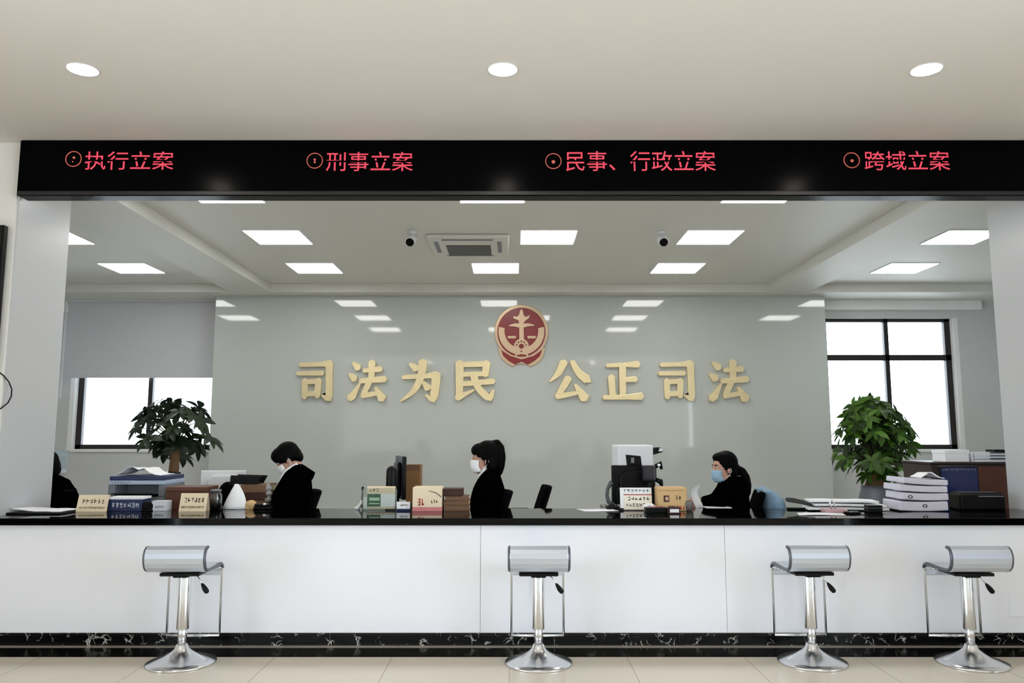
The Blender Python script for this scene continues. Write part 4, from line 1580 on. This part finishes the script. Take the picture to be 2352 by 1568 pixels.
# curled white sheet
a0, a1 = at(511, 1167, 6.40), at(566, 1167, 6.40)
tt = at(540, 1113, 6.40)
g = []
for i in range(9):
    t = i / 8
    row = []
    for j in range(7):
        u = j / 6
        xl = a0.x + (at(533, 1114, 6.4).x - a0.x) * t ** 1.05
        xr = a1.x + (at(541, 1113, 6.4).x - a1.x) * t ** 2.2
        xm = xl + (xr - xl) * u
        row.append((xm, 6.40 + .07 * t * t - .03 * math.sin(math.pi * u) * (1 - t), TOPZ + .002 + (tt.z - TOPZ) * t * (1 - .04 * u * (1 - t))))
    g.append(row)
tag(MB().sheet(g, .002).build('curled_sheet', M_white, smooth=True), 'white sheet of paper curling upright in front of the brown case files', 'paper')

# small dark gooseneck with white foot
g_ = thing('desk_microphone', 'thin dark desk microphone with a white foot, left of the leaflet holder', 'microphone', (at(827, 1170, 6.4).x, 6.36, TOPZ))
MB().tube([(-.035, 0, .008), (-.01, 0, .012), (.012, 0, .045), (.020, 0, .075)], [.012, .018, .012, .006], 10).build('foot', M_whitepl, g_, smooth=True)
MB().tube([(.020, 0, .02), (.022, 0, .10), (.026, .0, .155)], .006, 8).build('stem', M_blackpl, g_, smooth=True)
MB().ell((.026, 0, .165), (.012, .012, .018)).build('head', M_blackpl, g_, smooth=True)

# leaflet holder
x0, x1, zt_, _ = span(832, 908, 1118, 1172, 6.26)
lw, lh = x1 - x0, zt_ - TOPZ
lh_ = thing('leaflet_holder', 'clear leaflet holder with beige and green leaflets, left of the sideways monitor', 'leaflet holder', ((x0 + x1) / 2, 6.3, TOPZ))
MB().box(-lw / 2, lw / 2, -.034, -.030, 0, lh * .96).box(-lw / 2, lw / 2, .03, .034, 0, lh).box(-lw / 2, -lw / 2 + .004, -.03, .03, 0, lh * .9).box(lw / 2 - .004, lw / 2, -.03, .03, 0, lh * .9).box(-lw / 2, lw / 2, -.03, .03, 0, .012)\
    .build('holder', M_acryl, lh_)
MB().box(-lw / 2 + .036, lw / 2 - .005, -.022, -.008, .014, lh + .004).build('leaflet', M_cream, lh_, bevel=.001)
MB().box(-lw / 2 + .036, lw / 2 - .005, -.0235, -.022, .03, lh * .70).build('white_panel', M_white, lh_)
MB().box(-lw / 2 + .038, -lw / 2 + .038 + lw * .40, -.0245, -.0235, .032, lh * .70).build('green_panel', M_green, lh_)
MB().box(-lw / 2 + .055, -lw / 2 + .030 + lw * .40, -.0252, -.0245, .05, lh * .32).box(-lw / 2 + .055, -lw / 2 + .030 + lw * .40, -.0252, -.0245, lh * .42, lh * .55).build('pale_patch', pbr('pale green print', (196, 220, 190), .5), lh_)
marks(MB(), -lw / 2 + .045, .0, lh * .78, lh * .93, -.022, 3, 41).build('lettering', M_ink, lh_)
MB().box(-lw / 2 + .006, lw / 2 - .006, -.004, .024, .013, lh * .55).build('stacked_leaflets', M_white, lh_, bevel=.001)

# sideways monitor of the middle desk, cardboard box behind
mm_ = monitor('computer_monitor', 'black monitor seen edge on, left of the woman with the high ponytail', 905, 935, 1047, 6.86, M_blackpl, math.radians(-72), .36, DZ, w=.36)
sp = thing('desktop_speaker', 'rounded black desktop speaker left of the edge on monitor', 'speaker', (at(899, 1120, 6.6).x, 6.60, DZ))
hs = at(899, 1068, 6.6).z - DZ
MB().chain([(0, 0, .05), (0, 0, hs - .05)], [.048, .045], 18).build('cabinet', M_blackpl, sp, smooth=True)
MB().box(-.04, .04, -.05, .05, 0, .02).build('foot', M_blackpl, sp, bevel=.006)
b, w_, h_, yf = box_thing('cardboard_box', 'tall brown cardboard box behind the edge on monitor', 'box', 933, 964, 1067, 7.06, DZ, .16, pbr('brown cardboard', (140, 102, 62), .8, noise=.08, nscale=12))
MB().box(-w_ / 2 + .002, w_ / 2 - .002, yf - .004, yf - .0005, h_ - .05, h_ + .002).build('flap', M_folder, b)
b, w_, h_, yf = box_thing('desk_calendar', 'small navy and white desk calendar between the leaflet holder and cream box', 'calendar', 910, 943, 1153, 6.26, TOPZ, .05, M_navy)
MB().box(-w_ / 2 + .004, w_ / 2 - .004, yf - .002, yf, h_ * .25, h_ + .004).build('page', M_white, b)
marks(MB(), -w_ * .25, w_ * .3, h_ * .5, h_ * .8, yf - .002, 5, 43).build('lettering', M_blackink, b)
b, w_, h_, yf = box_thing('card_box', 'cream box with red stamps and pink base, left of the brown file stack', 'box', 948, 1015, 1119, 6.22, TOPZ, .2, M_cream)
MB().box(-w_ / 2 - .001, w_ / 2 + .001, yf - .002, -yf, 0, h_ * .18).build('base_band', M_pink, b, bevel=.002)
marks(MB(), -w_ * .35, -w_ * .08, h_ * .22, h_ * .58, yf - .0005, 2, 45, th=.007).build('red_stamp', M_redink, b)
marks(MB(), w_ * .12, w_ * .36, h_ * .3, h_ * .5, yf - .0005, 3, 46).build('lettering', M_folder, b)
MB().tube([(w_ * .05, yf - .002, h_ * .86), (w_ * .3, yf - .004, h_ * .78), (w_ * .48, yf - .003, h_ * .6)], .0025, 6).build('string', M_ink, b, smooth=True)

# brown files right of the cream box
GRP = 'brown files beside the woman with the high ponytail'
zc_ = TOPZ
for i, (t, mt, xa, xb, lab) in enumerate(((1160, M_folder, 1020, 1077, 'brown file at the bottom of the stack beside the cream box'),
                                          (1150, M_folder, 1019, 1077, 'brown file second from the bottom of the stack beside the cream box'),
                                          (1140, M_folder, 1022, 1076, 'brown file third from the bottom of the stack beside the cream box'))):
    _, _, h_ = bundle('case_file', lab, 'file', xa, xb, t, 1171, 6.24, .22, mt, GRP, 20 + i, zb=zc_, edge=M_kraft)
    zc_ += h_
bundle('case_file', 'dark maroon file on top of the stack beside the cream box', 'file', 1014, 1062, 1123, 1140, 6.25, .2, M_dkfolder, GRP, 31, zb=zc_, edge=M_dkfolder)

# flat white sheet
x0, x1, _, _ = span(1340, 1418, 1171, 1171, 6.3)
g = [[(x0 + (x1 - x0) * u - .05 * v, 6.20 + .2 * v, TOPZ + .0016 + .004 * u * u) for v in (0, .5, 1)] for u in (0, .25, .5, .75, 1)]
tag(MB().sheet(g, .002).build('paper_sheet', M_white, smooth=True), 'single white sheet lying flat on the worktop left of the black monitor', 'paper')

# right desk equipment
wp = thing('photocopier', 'white photocopier behind the large black monitor', 'photocopier', (at(1458, 1100, 7.5).x, 7.62, .12))
x0, x1, zt_, _ = span(1416, 1500, 1022, 1170, 7.42)
pw, ph = x1 - x0, zt_ - .12
MB().box(-pw / 2, pw / 2, -.2, .25, 0, ph * .82).build('body', M_whitepl, wp, bevel=.01)
MB().box(-pw / 2, pw / 2, -.205, .25, ph * .825, ph).build('scanner_lid', M_whitepl, wp, bevel=.012)
pn = MB().prism([(pw / 2, ph * .93), (pw / 2 + .09, ph * .95), (pw / 2 + .10, ph * .975), (pw / 2 + .06, ph * .985), (pw / 2, ph * .98)], -.2, -.02).build('control_panel', M_blackpl, wp, bevel=.008)
MB().prism([(pw / 2 + .05, ph * .955), (pw / 2 + .09, ph * .957), (pw / 2 + .092, ph * .975), (pw / 2 + .06, ph * .98)], -.205, -.2).build('display', M_whitepl, pn)
monitor('computer_monitor', 'large black monitor seen from behind, above the white notice stand', 1404, 1506, 1068, 6.80, M_blackpl, 0, .33, DZ)
zk = at(1400, 1100, 6.8).z
kn = thing('document_camera', 'black document camera with a small tilted screen, on top of the black monitor stand', 'document camera', (at(1488, 1100, 6.74).x, 6.66, DZ))
ht = at(1488, 1064, 6.7).z - DZ
MB().box(-.06, .06, -.06, .06, 0, .025).build('base', M_blackpl, kn, bevel=.006)
MB().tube([(0, 0, .02), (.0, 0, ht * .9)], .018, 12).build('column', M_blackpl, kn, smooth=True)
MB().box(-.065, .055, -.05, .03, ht * .60, ht * .97).build('head', pbr('dark blue black plastic', (14, 16, 28), .35), kn, bevel=.025, seg=3)
MB().tube([(.05, -.01, ht * .94), (.09, -.02, ht * 1.0), (.10, -.02, ht * .88)], [.02, .026, .012], 10).build('lamp_arm', M_blackpl, kn, smooth=True)
MB().ell((.075, -.04, ht * .97), (.014, .012, .012)).build('lamp', M_whitepl, kn, smooth=True)
MB().tube([(.05, -.01, ht * .66), (.09, -.02, ht * .62), (.10, -.02, ht * .52)], [.018, .024, .012], 10).build('lower_arm', M_blackpl, kn, smooth=True)
sm_ = thing('tablet_screen', 'small black tilted screen standing on the big monitor in front of the photocopier', 'screen', (at(1455, 1060, 6.8).x, 6.80, at(1455, 1068, 6.8).z))
MB().prism([(-.058, 0), (.070, -.0), (.062, .078), (-.066, .090)], -.012, .012).build('casing', M_blackpl, sm_, bevel=.004)
MB().box(-.022, .004, -.0135, -.012, .02, .065).build('logo_mark', M_greypl, sm_)
ph_ = thing('desk_telephone', 'dark grey telephone handset standing left of the white notice stand', 'telephone', (at(1408, 1170, 6.34).x, 6.38, TOPZ))
MB().box(-.05, .05, -.05, .06, 0, .03).build('base', M_blackpl, ph_, bevel=.008)
MB().tube([(.01, 0, .03), (-.03, 0, .06), (-.042, 0, .11), (-.036, 0, .16), (-.012, .0, .205), (.0, 0, .215)], [.022, .017, .014, .014, .018, .02], 12).build('handset', pbr('dark grey plastic', (62, 66, 66), .4), ph_, smooth=True)
MB().tube([(.03, -.02, .03), (.045, -.03, .08), (.035, -.02, .12), (.05, -.01, .17)], .004, 8).build('cord', M_blackpl, ph_, smooth=True)
# notice stand with two sheets
x0, x1, zt_, _ = span(1424, 1500, 1120, 1170, 6.28)
nw, nh = x1 - x0, zt_ - TOPZ
ns = thing('notice_stand', 'clear stand holding a white notice with a red line, before the black monitor', 'notice', ((x0 + x1) / 2, 6.30, TOPZ))
T = Matrix.Rotation(-.12, 4, 'X')
MB().box(-nw / 2, nw / 2, .0, .004, 0, nh, T).build('back_plate', M_acryl, ns)
MB().box(-nw / 2, nw / 2, -.05, .06, 0, .004).build('foot', M_acryl, ns)
MB().box(-nw / 2 + .004, nw / 2 - .004, -.003, -.0005, nh * .10, nh, T).build('notice_sheet', M_white, ns)
MB().box(-nw / 2 + .03, nw / 2 - .004, -.006, -.0035, .006, nh * .66, T).build('lower_card', pbr('ivory card', (240, 232, 216), .6), ns)
MB().box(-nw / 2 + .03, nw / 2 - .002, -.0075, -.006, nh * .67, nh * .71, T).build('red_line', M_redink, ns)
marks(MB(), -nw * .40, nw * .42, nh * .80, nh * .93, -.0035, 7, 51, T).build('heading', M_blackink, ns)
marks(MB(), -nw * .28, nw * .42, nh * .42, nh * .60, -.0065, 6, 52, T).build('lettering', M_blackink, ns)
marks(MB(), -nw * .34, nw * .40, nh * .15, nh * .32, -.0065, 7, 53, T).build('small_print', M_ink, ns)
# crumpled tissue + black pen tray
rnd = random.Random(12)
q = MB()
for k in range(8):
    q.ell((at(1492, 1168, 6.22).x + rnd.uniform(-.04, .04), 6.2 + rnd.uniform(-.02, .02), TOPZ + .02 + rnd.random() * .035), (.02, .018, .016 + rnd.random() * .01))
q.box(at(1480, 1168, 6.2).x, at(1506, 1168, 6.2).x, 6.185, 6.215, TOPZ, TOPZ + .02)
tag(q.build('tissue', M_white, None, vox=.005, sm=1), 'crumpled white tissue between the notice stand and kraft box', 'tissue')
b, w_, h_, yf = box_thing('pen_tray', 'low black pen tray lying in front of the kraft box', 'tray', 1484, 1534, 1166, 6.08, TOPZ, .1, M_blackpl)
MB().tube([(-.05, -.02, h_ + .005), (.05, .01, h_ + .005)], .004, 8).build('pen', M_pink, b, smooth=True)
# kraft box
b, w_, h_, yf = box_thing('kraft_box', 'tan kraft box with a dark square seal and red print', 'box', 1511, 1579, 1119, 6.24, TOPZ, .16, M_kraft, bevel=.008)
MB().box(-w_ * .31, -w_ * .12, yf - .002, yf, h_ * .38, h_ * .66).build('seal', pbr('dark brown seal', (72, 34, 24), .5), b, bevel=.004)
MB().ell((-w_ * .20, yf - .003, h_ * .52), (.012, .003, .016)).build('seal_figure', M_rimgold, b, smooth=True)
marks(MB(), w_ * .10, w_ * .30, h_ * .44, h_ * .66, yf - .0005, 2, 55).build('stamp', M_ink, b)
marks(MB(), -w_ * .15, w_ * .42, h_ * .06, h_ * .24, yf - .0005, 6, 56, th=.005).build('red_print', M_redink, b)
MB().box(-w_ * .48, w_ * .40, yf - .001, yf, h_ * .86, h_ * .875).build('fold_line', M_folder, b)
b, w_, h_, yf = box_thing('stamp_box', 'small dark red box with a white label, in front of the kraft box', 'box', 1536, 1562, 1164, 6.02, TOPZ, .05, M_dkfolder)
MB().box(-w_ * .4, w_ * .4, yf - .001, yf, h_ * .2, h_ * .7).build('label_patch', M_white, b)
cu = thing('cup', 'round grey cup at the right side of the kraft box', 'cup', (at(1583, 1170, 6.24).x, 6.26, TOPZ))
MB().lathe([(0, 0), (.026, 0), (.034, .02), (.038, .05), (.034, .078), (.031, .078), (.034, .05), (.03, .02), (0, .008)], n=28).build('body', pbr('grey glazed stoneware', (112, 106, 104), .35, noise=.1), cu, smooth=True)
# curved white sheet by the reaching hand
Yc = 6.62
g = []
cl = [(1598, 1166), (1592, 1155), (1586, 1144), (1583, 1133), (1586, 1123), (1593, 1115), (1602, 1112)]
for i, (px, py) in enumerate(cl):
    row = []
    for j in range(5):
        v = j / 4
        wpx = (16, 20, 19, 17, 15, 11, 5)[i]
        a = P3(px + wpx * v, py + (3 * v if i > 3 else -2 * v), Yc)
        a.y += -.07 + .05 * v + .02 * math.sin(math.pi * v)
        row.append(a)
    g.append(row)
zmin = min(p.z for r in g for p in r)
for r in g:
    for p in r:
        p.z += (DZ + .003 - zmin) * max(0, 1 - (p.z - zmin) / .12)
tag(MB().sheet(g, .002).build('bent_paper', M_white, smooth=True), 'bent white paper curling upward at the hand of the woman in the blue mask', 'paper')
# document tray under her arm
x0, x1, _, _ = span(1618, 1680, 1160, 1160, 6.56)
dt = thing('document_tray', 'flat black document tray with white papers under the reaching arm', 'tray', ((x0 + x1) / 2, 6.58, DZ))
MB().box(-(x1 - x0) / 2, (x1 - x0) / 2, -.08, .10, 0, .03).build('tray', M_blackpl, dt, bevel=.004)
MB().box(-(x1 - x0) / 2 + .004, (x1 - x0) / 2 - .01, -.075, .09, .03, .037).build('papers', M_white, dt, bevel=.001)

# denim jacket over the back chair
jc = chairs[2]
jb = MB()
bxj, cy = at(1733, 1150, Y3).x, Y3 + .02
zt_ = at(1765, 1121, Y3).z
rs = []
for z, x0, x1, ry in ((zt_ - .42, .05, .24, .17), (zt_ - .25, .035, .255, .21), (zt_ - .12, .03, .24, .235), (zt_ - .05, .03, .19, .235), (zt_ - .012, .04, .13, .21), (zt_, .06, .11, .16)):
    rs.append([Vector((bxj + (x0 + x1) / 2 + (x1 - x0) / 2 * math.cos(t) * (1 + .06 * math.sin(5 * t + z * 9)), cy + ry * math.sin(t) * (1 + .05 * math.sin(7 * t)), z)) for t in (2 * math.pi * j / 40 for j in range(40))])
jb.rings(rs)
for dy, top, bot in ((-.12, (.16, -.05), (.245, -.36)), (-.02, (.18, -.06), (.25, -.40)), (.09, (.15, -.05), (.24, -.35))):
    jb.capsule((bxj + top[0], cy + dy, zt_ + top[1]), (bxj + bot[0], cy + dy * 1.1, zt_ + bot[1]), .022, .03)
jb.capsule((bxj + .14, cy - .21, zt_ - .10), (bxj + .20, cy - .24, zt_ - .36), .05, .045)
jb.capsule((bxj + .045, cy - .16, zt_ - .02), (bxj + .12, cy + .10, zt_ - .005), .022, .022)
tag(jb.build('denim_jacket', M_denim, None, vox=.010, sm=2), 'light blue denim jacket draped over the chair back behind the blue masked woman', 'jacket')

# right end of the worktop
sb = thing('stapler', 'long black stapler lying left of the flat white paper pile', 'stapler', (at(1838, 1165, 6.38).x, 6.36, TOPZ), math.radians(-8))
MB().box(-.11, .11, -.02, .02, 0, .016).build('base', M_blackpl, sb, bevel=.005)
MB().prism([(-.12, .085), (-.11, .062), (.0, .045), (.11, .018), (.115, .032), (.02, .075), (-.06, .092), (-.11, .095)], -.018, .018).build('arm', pbr('charcoal plastic', (40, 38, 42), .4), sb, bevel=.006)
zc_ = TOPZ + .006
GRP = 'flat white papers in front of the green plant'
for i, (xa, xb, hh, lab) in enumerate(((1846, 2030, .022, 'bottom white paper bundle of the flat pile before the green plant'),
                                       (1862, 2024, .022, 'middle white paper bundle of the flat pile before the green plant'),
                                       (1850, 2008, .018, 'top white paper bundle of the flat pile before the green plant'))):
    x0, x1, _, _ = span(xa, xb, 1160, 1160, 6.33)
    g = []
    for r in range(9):
        u = r / 8
        g.append([(x0 + (x1 - x0) * u + .03 * v, 6.24 + .2 * v, zc_ + hh / 2 + .006 * math.sin(u * 5 + i) * u + .004 * i - .012 * max(0, u - .8) * 5 * (i > 0)) for v in (0, .5, 1)])
    tag(MB().sheet(g, hh * .8).build('paper_bundle', M_white, smooth=False, bevel=.002), lab, 'papers', GRP)
    zc_ += hh + .004
sp_ = thing('stamp_pad', 'pinkish stamp pad with a chrome handled stamp, in front of white papers', 'stamp', (at(1918, 1170, 6.1).x, 6.12, TOPZ))
MB().box(-.085, .085, -.05, .05, 0, .028).build('pad', pbr('dusty pink plastic', (186, 150, 152), .4), sp_, bevel=.006)
MB().tube([(-.02, 0, .028), (-.02, 0, .05), (-.03, 0, .075), (-.015, 0, .098), (.0, 0, .075), (.01, 0, .05), (.01, 0, .028)], .007, 8).build('handle', M_chrome, sp_, smooth=True)
ky = thing('calculator', 'small black calculator lying right of the stamp pad', 'calculator', (at(1958, 1175, 6.05).x, 6.05, TOPZ), .3)
MB().box(-.05, .05, -.035, .035, 0, .014).build('casing', M_blackpl, ky, bevel=.004)
for i in range(4):
    for j in range(3):
        MB().box(-.04 + i * .02, -.028 + i * .02, -.028 + j * .017, -.016 + j * .017, .0141, .018).build('key', M_greypl, ky)
b, w_, h_, yf = box_thing('card_case', 'small black card case beside the right end of the flat paper pile', 'case', 1994, 2028, 1160, 6.10, TOPZ, .08, M_blackpl, bevel=.006)
MB().box(-w_ / 2 - .001, w_ / 2 + .001, yf - .001, -yf, h_ * .6, h_ * .64).build('lid_seam', M_greypl, b)
x0, x1, _, _ = span(1830, 1936, 1180, 1180, 5.95)
g = [[(x0 + (x1 - x0) * u + .04 * v, 5.90 + .16 * v, TOPZ + .003 + .003 * math.sin(4 * u)) for v in (0, .5, 1)] for u in (0, .25, .5, .75, 1)]
tag(MB().sheet(g, .004).build('printed_form', M_white, smooth=True), 'white form lying at the front edge below the stamp pad', 'paper')

# stack of lilac-white bundles
zc_ = TOPZ + .004
GRP = 'pale document bundles in the tall pile'
for i, (xa, xb, t, lab) in enumerate(((2062, 2176, 1149, 'lowest pale bundle of the tall document pile at the right'),
                                      (2066, 2175, 1131, 'second lowest pale bundle of the tall document pile at the right'),
                                      (2064, 2177, 1115, 'third pale bundle from the bottom of the tall document pile'),
                                      (2068, 2176, 1101, 'topmost pale bundle of the tall document pile at the right'))):
    x0, x1, zt_, _ = span(xa, xb, t, 1170, 6.22)
    hh = zt_ - zc_
    g = []
    for r in range(9):
        u = r / 8
        g.append([(x0 + (x1 - x0) * u + (.01 * (i % 2)), 6.20 + .28 * v, zc_ + hh / 2 + (.012 * (1 - u) * (i > 0) * i * .6) - .006 * math.sin(math.pi * u)) for v in (0, .33, .66, 1)])
    o = MB().sheet(g, hh * .90).build('document_bundle', M_lilac, bevel=.008)
    tag(o, lab, 'documents', GRP)
    if i in (0, 1):
        r = MB()
        cxm = x0 + (x1 - x0) * (.52 if i == 0 else .2)
        n = 20
        ring = []
        for k in range(n):
            a = 2 * math.pi * k / n
            ring.append([Vector((cxm + rr * 1.4 * math.cos(a), yy, zc_ + hh * .5 + rr * math.sin(a))) for rr, yy in ((.013, 6.197), (.008, 6.197), (.008, 6.203), (.013, 6.203))])
        r.rings(ring, closed=True)
        r.build('stamp_mark', M_blackink, o)
    zc_ = zt_
a, b_, c_ = at(2120, 1099, 6.2), at(2176, 1099, 6.2), at(2142, 1083, 6.2)
g = []
for i in range(7):
    u = i / 6
    g.append([(a.x + (b_.x - a.x) * u + .02 * v, 6.24 + .2 * v, zc_ + .008 + .05 * math.exp(-((u - .42) / .28) ** 2) * (1 - .2 * v)) for v in (0, .5, 1)])
tag(MB().sheet(g, .006).build('folded_paper', M_white), 'folded white paper peaked on top of the tall document pile', 'paper')

# right end: wooden cabinet, monitor, printer, trays
x0, x1, zt_, _ = span(2137, 2330, 1066, 1170, 7.1)
wc = thing('wooden_cabinet', 'dark brown wooden cabinet against the right pillar carrying white trays', 'cabinet', ((x0 + x1) / 2, 7.35, .12))
cw, chh = x1 - x0, zt_ - .12
MB().box(-cw / 2, cw / 2, -.25, .25, 0, chh).build('carcass', M_dkwood, wc, bevel=.006)
MB().box(-cw / 2 - .01, cw / 2 + .01, -.265, .26, chh, chh + .02).build('top', M_dkwood, wc, bevel=.004)
for s in (-1, 1):
    d_ = MB().box(s * cw / 4 - cw / 4 + .006, s * cw / 4 + cw / 4 - .006, -.268, -.251, .05, chh - .02).build('door', M_wood if s > 0 else M_dkwood, wc, bevel=.003)
    MB().tube([(s * .03, -.28, chh * .55), (s * .03, -.28, chh * .7)], .006, 8).build('handle', M_chrome, d_)
ZC = .12 + chh + .02
x0, x1, zt_, _ = span(2157, 2254, 1070, 1170, 6.72)
bmn = thing('computer_monitor', 'monitor showing a dark blue screen behind the tall document pile', 'monitor', ((x0 + x1) / 2, 6.72, DZ), .0)
mw, mh = x1 - x0, zt_ - DZ
MB().box(-mw / 2, mw / 2, 0, .03, mh - .34, mh).build('casing', M_blackpl, bmn, bevel=.006)
scm = pbr('dark blue lit screen', (14, 22, 58), .2)
scm.node_tree.nodes['Principled BSDF'].inputs['Emission Color'].default_value = lin((26, 42, 104))
scm.node_tree.nodes['Principled BSDF'].inputs['Emission Strength'].default_value = .12
MB().box(-mw / 2 + .012, mw / 2 - .012, -.002, .0, mh - .32, mh - .012).build('screen', scm, bmn)
marks(MB(), -mw * .44, mw * .44, mh - .04, mh - .018, -.003, 12, 71).build('icon_row', M_greypl, bmn)
MB().box(-.03, .03, .03, .05, .015, mh - .2).build('stand_neck', M_blackpl, bmn)
MB().box(-.12, .12, -.06, .12, 0, .016).build('stand_base', M_blackpl, bmn, bevel=.005)
x0, x1, zt_, _ = span(2205, 2312, 1134, 1170, 6.28)
bp_ = thing('label_printer', 'black printer with a pale slot at the right end of the worktop', 'printer', ((x0 + x1) / 2, 6.38, TOPZ))
bw_, bh = x1 - x0, zt_ - TOPZ
MB().box(-bw_ / 2, bw_ / 2, -.1, .08, 0, bh).build('body', M_blackpl, bp_, bevel=.015)
MB().box(-bw_ * .1, bw_ * .46, -.103, -.095, bh * .82, bh * .88).build('paper_slot', M_greypl, bp_, bevel=.002)
MB().box(-bw_ * .45, bw_ * .45, -.08, .07, bh, bh + .008).build('lid', M_blackpl, bp_, bevel=.003)
x0, x1, zt_, _ = span(2170, 2227, 1033, 1068, 7.14)
hb = zt_ - ZC
b = thing('paper_box', 'white box with a pale side, left one on the wooden cabinet', 'box', ((x0 + x1) / 2, 7.24, ZC))
MB().box(-(x1 - x0) / 2, (x1 - x0) / 2, -.1, .12, 0, hb * .93).build('carton', M_white, b, bevel=.003)
MB().box(-(x1 - x0) / 2 - .004, (x1 - x0) / 2 + .004, -.104, .124, hb * .70, hb).build('lid', M_white, b, bevel=.003)
x0, x1, zt_, _ = span(2234, 2318, 1038, 1068, 7.14)
lt = thing('letter_tray', 'white letter tray rack with dark slots on the wooden cabinet', 'letter tray', ((x0 + x1) / 2, 7.24, ZC))
tw, hb = x1 - x0, zt_ - ZC
for k in range(4):
    z = hb * k / 3.4
    MB().box(-tw / 2, tw / 2, -.1, .12, z, z + .008).build('shelf', M_whitepl, lt)
for s in (-1, 1):
    MB().box(s * tw / 2 - .005, s * tw / 2 + .005, -.1, .12, 0, hb).build('side_wall', M_whitepl, lt)
for k in range(3):
    z = hb * k / 3.4 + .009
    MB().box(-tw * .45, tw * .42, -.09, .1, z, z + .012 + .004 * k).build('papers', M_white, lt)
    MB().box(-tw * .02, tw * .46, -.104, -.1, z + .016, z + .024).build('slot_label', M_blackink, lt)
ln = MB().box(at(2288, 1036, 7.14).x, at(2318, 1036, 7.14).x, 7.16, 7.3, ZC + hb, ZC + hb + .022).build('black_notebook', M_blackpl, bevel=.003)
tag(ln, 'black notebook lying on top of the white letter tray', 'notebook')

# notice on the wall by the left window
a, b_ = at(108, 1034, WY), at(153, 1078, WY)
nt_ = thing('wall_notice', 'pale blue notice with tiny print on the wall beside the left window', 'notice', ((a.x + b_.x) / 2, WY, (a.z + b_.z) / 2))
hw, hh = (b_.x - a.x) / 2, (a.z - b_.z) / 2
MB().box(-hw, hw, -.006, -.0005, -hh, hh).build('sheet', pbr('pale blue paper', (196, 214, 224), .5), nt_)
for k in range(5):
    marks(MB(), hw * .3, hw * .85, -hh * .8 + k * hh * .25, -hh * .68 + k * hh * .25, -.006, 5, 80 + k).build('small_print', M_greypl, nt_)
MB().box(-hw, hw, -.05, -.0005, -hh - .05, -hh).build('holder_ledge', M_whitepl, nt_, bevel=.004)
a, b_ = at(2316, 1366, 5.75), at(2362, 1416, 5.75)
MB().box(a.x, b_.x, -.006, 0, b_.z, a.z).build('socket_plate', M_whitepl, ct, bevel=.002)
